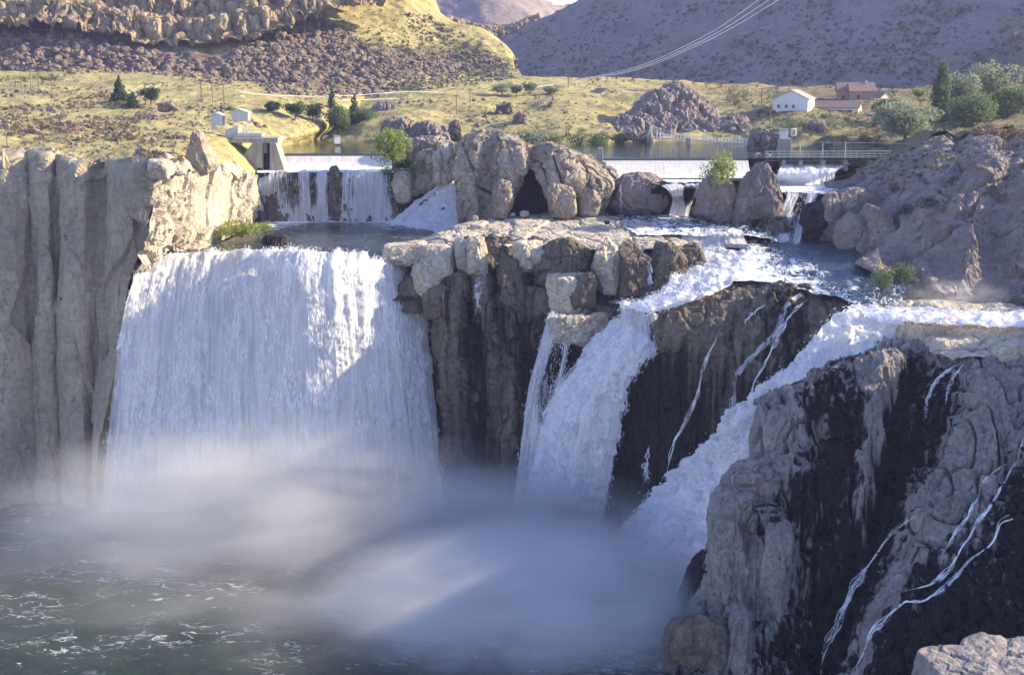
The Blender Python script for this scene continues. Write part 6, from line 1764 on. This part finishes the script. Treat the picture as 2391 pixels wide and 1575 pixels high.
for lab, pts, w0, w1, dn in (
    ('slanting white trickle on the dark foot of the near cliff', [(2140, 1205), (2088, 1238), (2048, 1293), (2008, 1348), (1978, 1396), (1956, 1447), (1938, 1488), (1920, 1539), (1916, 1572)], 1.0, 1.2, .75),
    ('long trickle stepping down the black rock from the frame edge', [(2385, 1010), (2371, 1081), (2338, 1136), (2305, 1194), (2272, 1235), (2231, 1304), (2217, 1330), (2173, 1363), (2107, 1380)], 1.8, .8, .7),
    ('lowest branching trickle on the black rock at the lower right', [(2391, 1195), (2330, 1225), (2319, 1268), (2264, 1304), (2231, 1352), (2158, 1403), (2114, 1403), (2070, 1444), (2033, 1484), (2019, 1521), (1989, 1568)], 1.8, 1.2, .75),
    ('thin trickle left of the long stepping one on the black rock', [(2349, 1081), (2308, 1110), (2283, 1154), (2261, 1202), (2217, 1264), (2195, 1315)], .9, .6, .7),
    ('bright trickle at the head of the black gully', [(2235, 846), (2191, 888), (2170, 927), (2155, 980)], 1.4, .8, .75),
    ('short trickle right of the one heading the black gully', [(2250, 850), (2219, 895), (2205, 941)], 1.1, .6, .7),
    ('single white thread down the middle of the dark gorge wall', [(1685, 766), (1660, 814), (1641, 860), (1630, 906), (1618, 944), (1591, 1002), (1572, 1040), (1557, 1105)], .9, 1.6, .7),
    ('wide lacy trickle beside the chute on the gorge wall', [(1871, 688), (1840, 711), (1817, 768), (1790, 799), (1744, 845), (1721, 875), (1714, 925), (1702, 985)], 2.6, 3.0, .62),
    ('lacy trickle between the wide one and the chute', [(1885, 700), (1850, 730), (1821, 775), (1798, 826), (1779, 860), (1760, 898), (1750, 935)], 1.6, 1.8, .6),
    ('short crooked trickle at the top of the gorge wall', [(1790, 712), (1760, 730), (1748, 742), (1737, 757)], .9, .7, .7),
    ('wide thin veil sliding between the ledge blocks', [(1190, 575), (1172, 605), (1155, 632)], 5.0, 4.0, .3),
    ('thin fall down the dark cleft under the ledge blocks', [(1140, 640), (1122, 660), (1116, 690), (1117, 720), (1119, 760)], 2.2, 2.6, .55),
    ('hair-thin trickle low on the gorge wall near the second fall', [(1515, 1040), (1510, 1090), (1507, 1140)], 1.0, 2.6, .5),
    ('narrow white drop beside the rounded hump', [(1450, 430), (1451, 460), (1452, 496)], 1.3, 1.1, .7),
    ('white gush between the last two ledge blocks', [(1514, 605), (1517, 640), (1519, 690)], 1.4, 1.6, .6),
    ('small white spill right of the holed block', [(1412, 676), (1424, 694), (1440, 712)], 3.0, 4.0, .7)):
    trickle(lab, pts, w0 * .9, w1 * 1.0, dn - .08)

# ================================================================= MIST AND HAZE
def mist_mat(name, dens, nscale=1.6, lo=.35, hi=.75, power=1.5, stretch=(1, 1, 1)):
    T = NT(name)
    c = T.objco()
    ln = T.n('ShaderNodeVectorMath', operation='LENGTH'); T.l(c, ln.inputs[0])
    f = T.math('SUBTRACT', 1.0, ln.outputs['Value'], clamp=True)
    f = T.math('POWER', f, power)
    nz = T.noise(T.mapv(c, stretch), nscale, 4, .6, .4)
    dn = T.math('MULTIPLY', T.math('MULTIPLY', f, T.ss(nz, lo, hi)), dens)
    v = T.n('ShaderNodeVolumePrincipled')
    v.inputs['Color'].default_value = (.97, .97, .98, 1)
    v.inputs['Anisotropy'].default_value = 0.2
    T.l(dn, v.inputs['Density'])
    T.l(v.outputs[0], T.out.inputs['Volume'])
    return T.m
def mist(label, c, rad, mat):
    P, F = cube_sphere(10)
    P = P / np.linalg.norm(P, axis=1, keepdims=True)
    o = link('mist', mesh_np('mist', P, F, mat), None, c, (0, 0, 0), rad)
    return tag(o, label, 'mist', None, 'stuff')
mist('spray rising along the foot of the main waterfall', (-56, 259, 4), (74, 27, 29), mist_mat('mist_a', .34, 3.4, .2, .8))
mist('dense spray cloud drifting off the second fall and the chute', (4, 224, 0), (50, 33, 19), mist_mat('mist_b', .85, 3.4, .1, .8))
mist('spray puffing from the foot of the second fall', (0, 256, 2), (44, 20, 20), mist_mat('mist_e', .42, 2.8, .15, .8))
mist('thin spray hanging low over the plunge pool', (-50, 232, 2), (95, 52, 20), mist_mat('mist_c', .05, 3.0, .3, .8))
mist('faint spray over the bright stream on the shelf', (94, 252, 60), (14, 8, 5), mist_mat('mist_d', .12, 2.0))
T = NT('haze_air')
v = T.n('ShaderNodeVolumePrincipled')
v.inputs['Color'].default_value = (.55, .58, 1.0, 1)
v.inputs['Density'].default_value = 0.00008
v.inputs['Anisotropy'].default_value = 0.1
T.l(v.outputs[0], T.out.inputs['Volume'])
hz = part('haze', T.m, None, lambda bm: box(bm, (0, 2100, -4), (5600, 4700, 260)))
tag(hz, 'thin blue air filling the canyon', 'haze', None, 'stuff')
